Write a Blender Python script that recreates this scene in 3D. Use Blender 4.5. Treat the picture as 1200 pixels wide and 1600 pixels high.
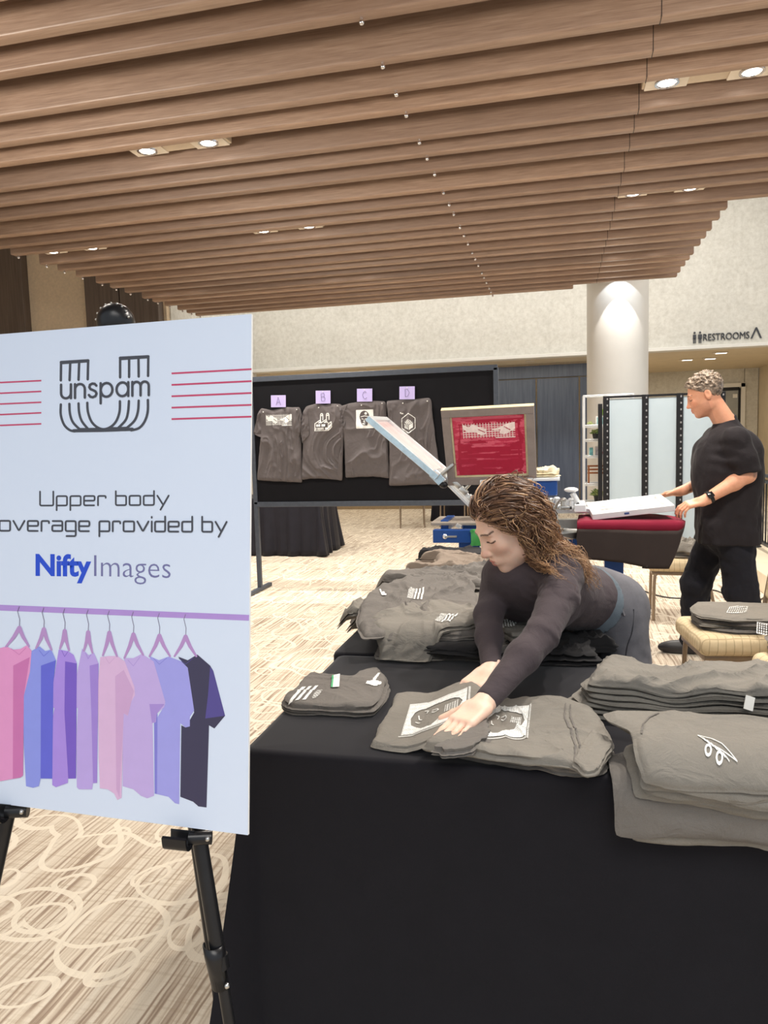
import bpy, bmesh, math, random
import numpy as np
from mathutils import Vector, Matrix
for _o in list(bpy.data.objects): bpy.data.objects.remove(_o, do_unlink=True)
SC = bpy.context.scene
COL = SC.collection
PI = math.pi

# ------------------------------------------------------------------ camera
FPX, CAMH = 1160.0, 1.45
YAW, PIT, ROL = [math.radians(a) for a in (13.4, 5.5, 1.66)]
CAMR = Matrix.Rotation(YAW, 3, 'Z') @ Matrix.Rotation(PI/2-PIT, 3, 'X') @ Matrix.Rotation(-ROL, 3, 'Z')
CAMP = Vector((0, 0, CAMH))
cd = bpy.data.cameras.new('camera'); cam = bpy.data.objects.new('camera', cd); COL.objects.link(cam)
cam.matrix_world = Matrix.Translation(CAMP) @ CAMR.to_4x4()
cd.sensor_fit = 'VERTICAL'; cd.sensor_height = 36.0; cd.lens = FPX/1600*36.0
cd.clip_start = .05; cd.clip_end = 200
SC.camera = cam

# ------------------------------------------------------------------ exposure, world, area lights
vs = SC.view_settings
vs.view_transform = 'Standard'; vs.look = 'None'; vs.gamma = 1; vs.use_curve_mapping = False
vs.exposure = 0.35
w = bpy.data.worlds.new('lobby_daylight'); SC.world = w; w.use_nodes = True
w.node_tree.nodes['Background'].inputs[0].default_value = (0.84, 0.92, 1.0, 1)
w.node_tree.nodes['Background'].inputs[1].default_value = 0.64

def lamp(name, kind, loc, energy, color, target=None, parent=None, **kw):
    l = bpy.data.lights.new(name, kind); l.energy = energy; l.color = color
    for k, v in kw.items(): setattr(l, k, v)
    o = bpy.data.objects.new(name, l); COL.objects.link(o); o.location = loc
    if target is not None:
        o.rotation_euler = (Vector(target)-Vector(loc)).to_track_quat('-Z', 'Y').to_euler()
    if parent: o.parent = parent
    return o
# added fill standing in for unseen lobby lights behind the camera; the high cove beyond the slats
lamp('added_ceiling_fill', 'AREA', (.8, -1.2, 4.2), 60, (1, .96, .90), (.8, -1.0, 0), shape='RECTANGLE', size=3.0, size_y=2.0, spread=math.radians(120))
lamp('added_slat_uplight', 'AREA', (4.2, -.5, 1.9), 19, (1.0, .90, .78), (0, 4, 4.6), shape='RECTANGLE', size=1.2, size_y=.6, spread=math.radians(56))  # added, unseen: aimed up from the right just to brighten the slats
lamp('added_slat_uplight', 'AREA', (-5.5, -.5, 1.9), 22, (1.0, .90, .78), (-1.5, 5.5, 4.2), shape='RECTANGLE', size=1.2, size_y=.6, spread=math.radians(60))  # its added counterpart on the left, also only there to lift the slats
lamp('cove_light', 'AREA', (-1.5, 11.8, 5.2), 125, (1, .975, .93), (-1.5, 13.8, 2.2), shape='RECTANGLE', size=10.0, size_y=.6)
lamp('hall_ceiling_light', 'AREA', (3.2, 8.0, 5.0), 95, (1, .95, .88), (2.6, 9.0, 0), shape='RECTANGLE', size=3, size_y=5)
lamp('recess_light', 'AREA', (2.4, 16.5, 2.84), 28, (1, .9, .74), (2.4, 16.5, 0), shape='RECTANGLE', size=3, size_y=3)
lamp('corridor_light', 'AREA', (-3.0, 14.6, 2.84), 26, (1, .88, .66), (-3.0, 14.5, 0), shape='RECTANGLE', size=7, size_y=.6)

# ------------------------------------------------------------------ measuring: photo pixel -> point on a real plane
def ray(x, y): return CAMR @ Vector(((x-600)/FPX, -(y-800)/FPX, -1))
def pz(x, y, z): d = ray(x, y); return CAMP + d*((z-CAMH)/d.z)
def py_(x, y, Y): d = ray(x, y); return CAMP + d*(Y/d.y)
def pd(x, y, dep): return CAMP + ray(x, y)*dep

# ------------------------------------------------------------------ numeric noise
def _hash(ix, iy, iz, seed):
    with np.errstate(over='ignore'):
        h = (ix.astype(np.uint32)*np.uint32(374761393) + iy.astype(np.uint32)*np.uint32(668265263)
             + iz.astype(np.uint32)*np.uint32(2147483647) + np.uint32((seed*974711+12345) & 0xffffffff))
        h = (h ^ (h >> np.uint32(13)))*np.uint32(1274126177)
        h = (h ^ (h >> np.uint32(15)))*np.uint32(2246822519)
        h = h ^ (h >> np.uint32(16))
    return h.astype(np.float64)/4294967295.0*2-1
def vnoise(P, seed=0):
    P = np.atleast_2d(np.asarray(P, float))
    i = np.floor(P).astype(np.int64); f = P-i; u = f*f*f*(f*(f*6-15)+10)
    r = 0
    for dx in (0, 1):
        for dy in (0, 1):
            for dz in (0, 1):
                wgt = (u[:, 0] if dx else 1-u[:, 0])*(u[:, 1] if dy else 1-u[:, 1])*(u[:, 2] if dz else 1-u[:, 2])
                r = r + wgt*_hash(i[:, 0]+dx, i[:, 1]+dy, i[:, 2]+dz, seed)
    return r
def fbm(P, seed=0, octv=3):
    P = np.atleast_2d(np.asarray(P, float)); a, r = 1.0, 0
    for k in range(octv): r = r + a*vnoise(P*2**k+17.3*k, seed+k); a *= .5
    return r

# ------------------------------------------------------------------ objects
def set_props(o, label=None, cat=None, group=None, kind=None):
    if label: o['label'] = label
    if cat: o['category'] = cat
    if group: o['group'] = group
    if kind: o['kind'] = kind
    return o
def thing(name, label, cat, loc=(0, 0, 0), rz=0, group=None):
    o = bpy.data.objects.new(name, None); COL.objects.link(o)
    o.location = loc; o.rotation_euler = (0, 0, rz); o.empty_display_size = .1
    return set_props(o, label, cat, group)
def link_mesh(name, me, mat, parent=None, smooth=None, world=False):
    if mat is not None:
        for m_ in (mat if isinstance(mat, (list, tuple)) else [mat]): me.materials.append(m_)
    o = bpy.data.objects.new(name, me); COL.objects.link(o)
    if smooth is True:
        me.polygons.foreach_set('use_smooth', [True]*len(me.polygons))
    elif smooth:
        me.polygons.foreach_set('use_smooth', [True]*len(me.polygons)); me.set_sharp_from_angle(angle=math.radians(smooth))
    if parent:
        o.parent = parent
        if world:                      # vertices are in world space: express them in the parent's
            pm = PM(parent); me.transform(pm.inverted())
    return o
def PM(o):
    m = Matrix.LocRotScale(o.location, o.rotation_euler, o.scale)
    return PM(o.parent) @ m if o.parent else m
def pyobj(name, V, F, mat, parent=None, smooth=None, world=True):
    me = bpy.data.meshes.new(name); me.from_pydata([tuple(map(float, v)) for v in V], [], [tuple(map(int, f)) for f in F]); me.update()
    return link_mesh(name, me, mat, parent, smooth, world)
def recentre(o):
    """put a top-level mesh's origin at the middle of its base"""
    me = o.data; n = len(me.vertices); a = np.empty(n*3); me.vertices.foreach_get('co', a); a = a.reshape(-1, 3)
    c = Vector(((a[:, 0].min()+a[:, 0].max())/2, (a[:, 1].min()+a[:, 1].max())/2, a[:, 2].min()))
    me.transform(Matrix.Translation(-c)); o.location = o.location+c
    for ch in o.children: ch.location = ch.location-c
    return o
class MB:
    """collects shapes for ONE mesh"""
    def __init__(s): s.bm = bmesh.new()
    def box(s, c, size, rot=None, bev=0, seg=2):
        r = bmesh.ops.create_cube(s.bm, size=1)['verts']
        M = Matrix.Translation(Vector(c)) @ (rot.to_4x4() if rot is not None else Matrix.Identity(4)) @ Matrix.Diagonal((*size, 1))
        bmesh.ops.transform(s.bm, matrix=M, verts=r)
        if bev: 
            e = list({e for v in r for e in v.link_edges})
            bmesh.ops.bevel(s.bm, geom=e, offset=bev, segments=seg, affect='EDGES', profile=.5)
        return s
    def cone(s, a, b, r1, r2=None, n=16, cap=True):
        a, b = Vector(a), Vector(b); r2 = r1 if r2 is None else r2; d = b-a
        M = Matrix.Translation((a+b)/2) @ d.to_track_quat('Z', 'Y').to_matrix().to_4x4()
        bmesh.ops.create_cone(s.bm, cap_ends=cap, segments=n, radius1=r1, radius2=r2, depth=d.length, matrix=M); return s
    def sphere(s, c, r, sc=(1, 1, 1), u=16, v=10, rot=None):
        M = Matrix.Translation(Vector(c)) @ (rot.to_4x4() if rot is not None else Matrix.Identity(4)) @ Matrix.Diagonal((*sc, 1))
        bmesh.ops.create_uvsphere(s.bm, u_segments=u, v_segments=v, radius=r, matrix=M); return s
    def tube(s, pts, r, n=10, cap=True):
        V, F = tube_geo(pts, r, n, cap); s.raw(V, F); return s
    def raw(s, V, F):
        vs_ = [s.bm.verts.new(tuple(v)) for v in V]
        for f in F:
            try: s.bm.faces.new([vs_[i] for i in f])
            except ValueError: pass
        return s
    def prism(s, pts, th, M=None):
        """2-D outline (x,y) extruded from z=0 to z=th, then moved by M"""
        n = len(pts); V = [Vector((p[0], p[1], 0)) for p in pts]+[Vector((p[0], p[1], th)) for p in pts]
        if M is not None: V = [M @ v for v in V]
        F = [list(range(n))[::-1], list(range(n, 2*n))]+[[i, (i+1) % n, n+(i+1) % n, n+i] for i in range(n)]
        return s.raw(V, F)
    def lathe(s, prof, c=(0, 0, 0), n=20):
        V, F = [], []
        for r, z in prof:
            for k in range(n): V.append((c[0]+r*math.cos(2*PI*k/n), c[1]+r*math.sin(2*PI*k/n), c[2]+z))
        for j in range(len(prof)-1):
            for k in range(n): F.append((j*n+k, j*n+(k+1) % n, (j+1)*n+(k+1) % n, (j+1)*n+k))
        F.append(tuple(range(n))[::-1]); F.append(tuple((len(prof)-1)*n+k for k in range(n)))
        return s.raw(V, F)
    def build(s, name, mat, parent=None, smooth=None, world=True):
        bmesh.ops.recalc_face_normals(s.bm, faces=s.bm.faces[:])
        me = bpy.data.meshes.new(name); s.bm.to_mesh(me); s.bm.free()
        return link_mesh(name, me, mat, parent, smooth, world)
def tube_geo(pts, r, n=10, cap=True):
    pts = [Vector(p) for p in pts]; m = len(pts); rr = r if isinstance(r, (list, tuple, np.ndarray)) else [r]*m
    V, F = [], []; up = None
    for i, p in enumerate(pts):
        t = (pts[min(i+1, m-1)]-pts[max(i-1, 0)]).normalized()
        if up is None:
            up = Vector((0, 0, 1)) if abs(t.z) < .9 else Vector((1, 0, 0))
        s_ = t.cross(up).normalized(); up = s_.cross(t).normalized()
        for k in range(n):
            a = 2*PI*k/n; V.append(p+(s_*math.cos(a)+up*math.sin(a))*float(rr[i]))
    for i in range(m-1):
        for k in range(n): F.append((i*n+k, i*n+(k+1) % n, (i+1)*n+(k+1) % n, (i+1)*n+k))
    if cap: F.append(tuple(range(n))[::-1]); F.append(tuple((m-1)*n+k for k in range(n)))
    return V, F
def spline(pts, n=8):
    P = [np.array(p, float) for p in pts]; out = []
    for i in range(len(P)-1):
        p0, p1, p2, p3 = P[max(i-1, 0)], P[i], P[i+1], P[min(i+2, len(P)-1)]
        for k in range(n):
            t = k/n
            out.append(.5*((2*p1)+(-p0+p2)*t+(2*p0-5*p1+4*p2-p3)*t*t+(-p0+3*p1-3*p2+p3)*t**3))
    out.append(P[-1]); return out
def copy_tree(o, parent=None):
    c = o.copy(); COL.objects.link(c)
    if parent: c.parent = parent
    for ch in [k for k in KIDS.get(o.name, [])]: copy_tree(ch, c)
    return c
KIDS = {}
def index_kids():
    KIDS.clear()
    for o in bpy.data.objects:
        if o.parent: KIDS.setdefault(o.parent.name, []).append(o)
def struct(name, mb, mat, smooth=None):
    o = mb.build(name, mat, None, smooth); o['kind'] = 'structure'; return o

# ------------------------------------------------------------------ materials
def srgb(r, g, b): return tuple((c/255/12.92 if c/255 <= .04045 else ((c/255+.055)/1.055)**2.4) for c in (r, g, b))
class NT:
    def __init__(s, name):
        s.m = bpy.data.materials.new(name); s.m.use_nodes = True; s.t = s.m.node_tree; s.n = s.t.nodes; s.l = s.t.links
        s.b = s.n['Principled BSDF']
    def new(s, typ, **kw):
        x = s.n.new(typ)
        for k, v in kw.items(): setattr(x, k, v)
        return x
    def link(s, a, b): s.l.new(a, b)
    def math(s, op, a, b=None, c=None, clamp=False):
        x = s.new('ShaderNodeMath', operation=op, use_clamp=clamp)
        for i, v in enumerate((a, b, c)):
            if v is None: continue
            if isinstance(v, (int, float)): x.inputs[i].default_value = v
            else: s.link(v, x.inputs[i])
        return x.outputs[0]
    def ramp(s, fac, stops):
        x = s.new('ShaderNodeValToRGB'); e = x.color_ramp.elements
        while len(e) < len(stops): e.new(.5)
        for el, (p, c) in zip(e, stops): el.position = p; el.color = (*c, 1)
        s.link(fac, x.inputs[0]); return x.outputs[0]
    def mix(s, fac, a, b, blend='MIX'):
        x = s.new('ShaderNodeMix', data_type='RGBA', blend_type=blend)
        for sock, v in ((x.inputs[0], fac), (x.inputs[6], a), (x.inputs[7], b)):
            if isinstance(v, (int, float)): sock.default_value = v
            elif isinstance(v, tuple): sock.default_value = (*v, 1) if len(v) == 3 else v
            else: s.link(v, sock)
        return x.outputs[2]
    def coord(s, out='Object', scale=(1, 1, 1), rot=(0, 0, 0)):
        tc = s.new('ShaderNodeTexCoord'); mp = s.new('ShaderNodeMapping')
        mp.inputs['Scale'].default_value = scale; mp.inputs['Rotation'].default_value = rot
        s.link(tc.outputs[out], mp.inputs[0]); return mp.outputs[0]
    def noise(s, vec, scale, detail=4, rough=.6, dist=0):
        x = s.new('ShaderNodeTexNoise'); x.inputs['Scale'].default_value = scale; x.inputs['Detail'].default_value = detail
        x.inputs['Roughness'].default_value = rough; x.inputs['Distortion'].default_value = dist
        if vec is not None: s.link(vec, x.inputs['Vector'])
        return x.outputs['Fac']
    def bump(s, h, strength=.3, dist=.01):
        x = s.new('ShaderNodeBump'); x.inputs['Strength'].default_value = strength; x.inputs['Distance'].default_value = dist
        s.link(h, x.inputs['Height']); s.link(x.outputs[0], s.b.inputs['Normal'])
    def set(s, **kw):
        for k, v in kw.items(): s.b.inputs[k].default_value = v
        return s
def simple(name, col, rough=.6, metal=0, var=.12, scale=30, bump=0, spec=.5, sheen=0, emit=0, stretch=(1, 1, 1)):
    n = NT(name); v = n.coord(scale=stretch); f = n.noise(v, scale)
    c0 = tuple(max(0, c*(1-var)) for c in col); c1 = tuple(min(1, c*(1+var)) for c in col)
    n.link(n.ramp(f, [(.3, c0), (.7, c1)]), n.b.inputs['Base Color'])
    n.set(Roughness=rough, Metallic=metal); n.b.inputs['Specular IOR Level'].default_value = spec
    if sheen: n.b.inputs['Sheen Weight'].default_value = sheen; n.b.inputs['Sheen Roughness'].default_value = .5
    if bump: n.bump(n.noise(v, scale*3), bump, .004)
    if emit: n.b.inputs['Emission Color'].default_value = (*col, 1); n.b.inputs['Emission Strength'].default_value = emit
    return n.m
def fabric(name, col, var=.15, rough=.9, sheen=.05, weave=900, bump=.15, wrinkle=0, wscale=16):
    n = NT(name); v = n.coord()
    f = n.noise(v, 9, 5); g = n.noise(v, weave, 2)
    c0 = tuple(c*(1-var) for c in col); c1 = tuple(min(1, c*(1+var)) for c in col)
    base = n.ramp(f, [(.3, c0), (.7, c1)])
    base = n.mix(.35, base, n.ramp(g, [(.3, tuple(c*.7 for c in col)), (.7, tuple(min(1, c*1.3) for c in col))]))
    n.link(base, n.b.inputs['Base Color']); n.set(Roughness=rough); n.b.inputs['Specular IOR Level'].default_value = .2
    n.b.inputs['Sheen Weight'].default_value = sheen; n.b.inputs['Sheen Roughness'].default_value = .4
    if wrinkle:
        wn = n.noise(n.coord(scale=(1, 1, 1)), wscale, 4, .55, 1.6); b1 = n.new('ShaderNodeBump'); b1.inputs['Strength'].default_value = wrinkle; b1.inputs['Distance'].default_value = .012; n.link(wn, b1.inputs['Height'])
        b2 = n.new('ShaderNodeBump'); b2.inputs['Strength'].default_value = bump; b2.inputs['Distance'].default_value = .001; n.link(g, b2.inputs['Height']); n.link(b1.outputs[0], b2.inputs['Normal']); n.link(b2.outputs[0], n.b.inputs['Normal'])
    else: n.bump(g, bump, .001)
    return n.m
def attr_mat(name, attr='tone', rough=.55, spec=.35, sss=0, var=.08, scale=60, aniso=False):
    n = NT(name); a = n.new('ShaderNodeAttribute', attribute_name=attr)
    f = n.noise(n.coord(), scale)
    n.link(n.mix(var, a.outputs['Color'], n.ramp(f, [(.3, (.4, .4, .4)), (.7, (1, 1, 1))]), 'OVERLAY'), n.b.inputs['Base Color'])
    n.set(Roughness=rough); n.b.inputs['Specular IOR Level'].default_value = spec
    if sss: n.b.inputs['Subsurface Weight'].default_value = sss; n.b.inputs['Subsurface Scale'].default_value = .01; n.b.inputs['Subsurface Radius'].default_value = (1, .35, .2)
    return n.m
# ================================================================== THE SETTING
# carpet: beige loop pile with thin brown stripes along Y and cream scribbled loops
n = NT('carpet'); v = n.coord()
sx = n.new('ShaderNodeSeparateXYZ'); n.link(v, sx.inputs[0])
wob = n.noise(v, 2.2, 3)
xx = n.math('ADD', sx.outputs[0], n.math('MULTIPLY', wob, .03))
cv = n.new('ShaderNodeCombineXYZ'); n.link(n.math('MULTIPLY', xx, 84), cv.inputs[0]); n.link(n.math('MULTIPLY', sx.outputs[1], 1.7), cv.inputs[1])
st = n.noise(cv.outputs[0], 1.0, 1.5, .5)
cv2 = n.new('ShaderNodeCombineXYZ'); n.link(n.math('MULTIPLY', sx.outputs[0], 5), cv2.inputs[0]); n.link(n.math('MULTIPLY', sx.outputs[1], 70), cv2.inputs[1])
st2 = n.noise(cv2.outputs[0], 1.0, 1.5, .5)
tile = n.noise(v, .9, 1)
basec = n.ramp(st, [(.34, srgb(160, 140, 122)), (.43, srgb(194, 176, 156)), (.52, srgb(218, 204, 184)), (.66, srgb(228, 216, 198))])
basec = n.mix(n.math('MULTIPLY', n.ramp(st2, [(.36, (1, 1, 1)), (.46, (0, 0, 0))]), n.math('MULTIPLY', tile, .55)), basec, srgb(170, 148, 122))
# loops: rings about scattered points, pulled about by noise
def rings(scale, rad, width, seedv, dstr):
    mp = n.new('ShaderNodeMapping'); mp.inputs['Location'].default_value = (seedv, seedv*1.7, 0); n.link(v, mp.inputs[0])
    nz = n.new('ShaderNodeTexNoise'); nz.inputs['Scale'].default_value = 1.9; nz.inputs['Detail'].default_value = 1; n.link(mp.outputs[0], nz.inputs['Vector'])
    ad = n.new('ShaderNodeVectorMath', operation='MULTIPLY_ADD'); n.link(nz.outputs['Color'], ad.inputs[0]); ad.inputs[1].default_value = (dstr, dstr, 0); n.link(mp.outputs[0], ad.inputs[2])
    fl = n.new('ShaderNodeVectorMath', operation='MULTIPLY'); n.link(ad.outputs[0], fl.inputs[0]); fl.inputs[1].default_value = (1, 1, 0)
    vo = n.new('ShaderNodeTexVoronoi', voronoi_dimensions='2D', feature='F1'); vo.inputs['Scale'].default_value = scale; n.link(fl.outputs[0], vo.inputs['Vector'])
    d = n.math('ABSOLUTE', n.math('SUBTRACT', vo.outputs['Distance'], rad))
    wv = n.math('MULTIPLY', n.math('ADD', n.noise(mp.outputs[0], 4, 1), .25), width)
    return n.math('LESS_THAN', d, wv)
r1 = rings(2.3, .34, .034, 0, .34); r2 = rings(1.55, .46, .021, 3.1, .5); r3 = rings(3.9, .22, .042, 7.7, .22)
allr = n.math('MAXIMUM', r1, n.math('MAXIMUM', r2, r3))
seam = n.math('LESS_THAN', n.math('ABSOLUTE', n.math('SUBTRACT', n.math('FRACT', n.math('DIVIDE', sx.outputs[1], 3.3)), .03)), .0022)
pile = n.noise(v, 420, 2)
cc = n.mix(n.math('MULTIPLY', allr, .85), basec, srgb(236, 224, 204))
cc = n.mix(n.math('MULTIPLY', seam, .35), cc, srgb(150, 132, 110))
cc = n.mix(.25, cc, n.ramp(pile, [(.3, (.45, .45, .45)), (.7, (1, 1, 1))]), 'MULTIPLY')
n.link(cc, n.b.inputs['Base Color']); n.set(Roughness=.95); n.b.inputs['Specular IOR Level'].default_value = .1
n.bump(pile, .35, .004); M_carpet = n.m
struct('floor', MB().box((-.5, 8, -.05), (22, 28, .1)), M_carpet)

# plaster: pale, mottled
n = NT('plaster'); v = n.coord()
f = n.noise(v, 3.0, 8, .7, 1.2); g = n.noise(v, 14, 6, .7)
n.link(n.mix(.5, n.ramp(f, [(.3, srgb(196, 192, 182)), (.7, srgb(226, 223, 214))]), n.ramp(g, [(.35, srgb(194, 190, 180)), (.65, srgb(230, 228, 221))])), n.b.inputs['Base Color'])
n.set(Roughness=.85); n.bump(g, .12, .01); M_plaster = n.m
M_white = simple('white_paint', srgb(232, 230, 224), .6, var=.03, scale=6)
M_cream = simple('cream_paint', srgb(222, 208, 182), .7, var=.05, scale=4)
M_tan = simple('tan_wall_covering', srgb(214, 194, 166), .8, var=.08, scale=25, bump=.2)
n = NT('slate_wood_panel'); v = n.coord(scale=(14, 14, .7)); f = n.noise(v, 2.2, 6)
n.link(n.ramp(f, [(.3, srgb(76, 86, 106)), (.7, srgb(98, 107, 126))]), n.b.inputs['Base Color']); n.set(Roughness=.42); M_slate = n.m
n = NT('umber_wood_panel'); v = n.coord(scale=(14, 14, .7)); f = n.noise(v, 2.2, 6)
n.link(n.ramp(f, [(.3, srgb(84, 72, 64)), (.7, srgb(108, 95, 86))]), n.b.inputs['Base Color']); n.set(Roughness=.5); M_umber = n.m
M_black_metal = simple('black_metal', (.012, .012, .014), .38, .3, var=.2)
M_dark_gap = simple('dark_plenum', (.03, .026, .024), .9)

# soffit band: big plaster face at Y=14, white edge strip, undersides
b = MB(); b.box((-.5, 14.1, 4.25), (19, .2, 2.68)); struct('wall_back', b, M_plaster)
b = MB(); b.box((-.5, 13.98, 2.885), (19, .28, .06), bev=.006); struct('trim_1', b, M_white)
b = MB(); b.box((-4.4, 14.75, 2.9), (11.2, 1.2, .04)); b.box((3.6, 16.6, 2.9), (4.8, 4.9, .04)); struct('ceiling_recess', b, M_cream)
# recessed panelled wall and the beige lower strip
b = MB(); b.box((-4.2, 15.36, 1.46), (11.2, .1, 2.92))
struct('wall_recess', b, M_tan)
b = MB()
for k in range(5):
    x0 = -1.62+k*.83-.9
    b.box((x0, 15.27, 1.33), (.80, .06, 2.50), bev=.006)
b.box((-.86, 15.27, 2.72), (4.1, .06, .24), bev=.006)
struct('trim_2', b, M_slate)
b = MB(); b.box((-5.2, 15.28, .07), (6.6, .04, .14)); struct('baseboard_back', b, simple('taupe_base', srgb(150, 128, 96), .6))
b = MB(); b.box((1.25, 17.2, 1.45), (.1, 3.8, 2.9)); struct('wall_nook', b, M_cream)
# far wall of the deep recess with its glazed door
b = MB(); b.box((2.4, 19.05, 1.45), (2.3, .1, 2.9)); b.box((4.35, 19.05, 1.45), (.3, .1, 2.9)); b.box((3.88, 19.05, 2.72), (.66, .1, .36)); struct('wall_far', b, M_plaster)
b = MB(); b.box((4.62, 16.5, 2.4), (.2, 5.2, 4.8)); struct('wall_right', b, M_cream)
b = MB(); b.box((6.9, 13.9, 2.2), (4.4, .2, 4.5)); struct('wall_side', b, M_cream)
b = MB()
for x in (3.59, 4.17): b.box((x, 19.0, 1.27), (.09, .14, 2.54))
b.box((3.88, 19.0, 2.50), (.66, .14, .09)); d1 = struct('door_1', b, M_white)
b = MB()
for x in (3.66, 4.10): b.box((x, 19.0, 1.22), (.05, .05, 2.42))
for z in (.06, 2.43): b.box((3.88, 19.0, z), (.44, .05, .1))
b.build('door_leaf', M_black_metal, d1)
n = NT('door_glass'); n.set(Roughness=.08); n.b.inputs['Base Color'].default_value = (.55, .56, .55, 1); n.b.inputs['Transmission Weight'].default_value = .6; M_glass = n.m
b = MB(); b.box((3.88, 19.0, 1.25), (.4, .015, 2.3)); b.build('door_pane', M_glass, d1)
b = MB(); b.box((3.72, 18.95, 2.33), (.14, .06, .07)); b.build('door_closer', simple('closer_grey', (.3, .3, .3), .4, .6), d1)
b = MB(); b.box((4.0, 18.97, 2.25), (.1, .01, .09)); b.build('door_notice', M_white, d1)
b = MB(); b.box((3.88, 20.2, 1.4), (4, .1, 2.8)); struct('wall_beyond', b, M_tan)
# left wall: dark wood fins and tan panels
b = MB(); b.box((-7.7, 10.75, 2.8), (3.6, .2, 5.6)); struct('wall_left', b, M_tan)
b = MB()
for x0, x1 in ((-8.86, -8.32), (-7.21, -6.62), (-6.60, -5.95)): b.box(((x0+x1)/2, 10.58, 2.8), (x1-x0, .16, 5.6), bev=.01)
struct('trim_3', b, M_umber)
b = MB(); b.box((-5.93, 12.4, 2.8), (.1, 3.3, 5.6)); struct('wall_left_return', b, M_plaster)
b = MB(); b.box((-9.6, 4, 2.8), (.1, 13.5, 5.6)); struct('wall_left_side', b, M_tan)
# ceilings: dark board right above the slats, tall white ceiling beyond
b = MB(); b.box((-1.86, 4.9, 3.66), (6.44, 9.75, .05)); b.box((3.6, 3.36, 3.66), (2.7, 6.72, .05)); b.box((-2.45, 9.88, 3.66), (5.24, .24, .05)); struct('ceiling', b, M_dark_gap)
b = MB(); b.box((-.5, 7, 5.62), (21, 16, .08)); struct('ceiling_upper', b, M_white)
# round column
b = MB(); b.cone((.78, 10.85, 0), (.78, 10.85, 5.58), .405, n=64); struct('trim_4', b, simple('column_paint', srgb(214, 210, 203), .55, var=.02, scale=5), 40)
# low platform beside the man
M_plat = simple('cream_laminate', srgb(226, 212, 186), .5, var=.05, scale=6)
b = MB(); b.box((3.05, 8.1, .09), (2.6, 3.6, .18), bev=.008); o = b.build('low_platform', M_plat); set_props(o, 'low cream platform edge behind the standing man', 'platform')
recentre(o)
# recessed soffit downlights
M_bulb = NT('lamp_glow').set(Roughness=.5); M_bulb.b.inputs['Emission Color'].default_value = (1, .93, .82, 1); M_bulb.b.inputs['Emission Strength'].default_value = 14; M_bulb.b.inputs['Base Color'].default_value = (1, 1, 1, 1); M_bulb = M_bulb.m
M_softbulb = NT('soft_lamp_glow'); M_softbulb.b.inputs['Emission Color'].default_value = (1, .93, .82, 1); M_softbulb.b.inputs['Emission Strength'].default_value = 3; M_softbulb = M_softbulb.m
M_ringw = simple('trim_ring', srgb(225, 215, 200), .5)
sl = ['first', 'second', 'third', 'fourth', 'fifth', 'sixth']
for k, px in enumerate((415, 510, 565, 725, 828)):
    p = py_(px, 569, 14.6); t = thing('soffit_downlight', 'small round recessed downlight in the beige soffit, %s counted from the poster' % sl[k], 'downlight', (p.x, 14.6, 2.875), 0, 'round soffit downlights')
    MB().lathe([(.05, 0), (.085, 0), (.085, -.012), (.05, -.012)], n=18).build('trim_ring', M_ringw, t, 40, world=False)
    MB().lathe([(.001, -.002), (.05, -.002), (.05, -.006), (.001, -.006)], n=18).build('lamp_lens', M_softbulb, t, world=False)
for k, (px, py) in enumerate(((1072, 562), (1108, 560), (1125, 551))):
    p = pz(px, py, 2.875); t = thing('recess_spotlight', ['slim square spotlight in the recess soffit nearest the column', 'slim square spotlight in the recess soffit, middle of three', 'slim square spotlight in the recess soffit nearest the lettering'][k], 'spotlight', (p.x, p.y, 2.875), 0, 'recess spotlights')
    MB().box((0, 0, -.006), (.26, .16, .012), bev=.003).build('spotlight_frame', M_ringw, t, world=False)
    MB().box((.02, 0, -.014), (.18, .09, .006)).build('spotlight_lens', M_softbulb, t, world=False)

# ------------------------------------------------------------------ ceiling slats
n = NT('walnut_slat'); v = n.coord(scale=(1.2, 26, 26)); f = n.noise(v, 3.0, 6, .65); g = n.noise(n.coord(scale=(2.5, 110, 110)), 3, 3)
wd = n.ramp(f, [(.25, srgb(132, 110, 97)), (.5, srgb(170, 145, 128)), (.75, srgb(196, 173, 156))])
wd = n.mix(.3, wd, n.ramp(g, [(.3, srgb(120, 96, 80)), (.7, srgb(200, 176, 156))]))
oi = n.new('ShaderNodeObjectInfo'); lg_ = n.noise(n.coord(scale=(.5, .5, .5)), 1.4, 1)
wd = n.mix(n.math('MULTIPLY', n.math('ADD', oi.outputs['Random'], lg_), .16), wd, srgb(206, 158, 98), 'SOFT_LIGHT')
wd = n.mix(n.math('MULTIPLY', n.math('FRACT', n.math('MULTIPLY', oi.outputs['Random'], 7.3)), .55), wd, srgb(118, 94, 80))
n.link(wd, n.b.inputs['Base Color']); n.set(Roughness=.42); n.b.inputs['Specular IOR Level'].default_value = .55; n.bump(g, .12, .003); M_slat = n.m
M_chrome = simple('chrome', (.8, .8, .82), .18, 1, var=.05)
M_seam = simple('slat_seam', (.05, .036, .03), .7)
SLY = [9.96, 9.70, 9.445, 9.10, 8.803, 8.56, 8.176, 7.881, 7.608, 7.255, 6.953, 6.676, 6.275, 6.015, 5.716, 5.315, 5.009, 4.734, 4.331, 4.062, 3.753, 3.349, 3.08, 2.79, 2.37, 2.10, 1.82, 1.40, 1.13, .85]
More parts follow.
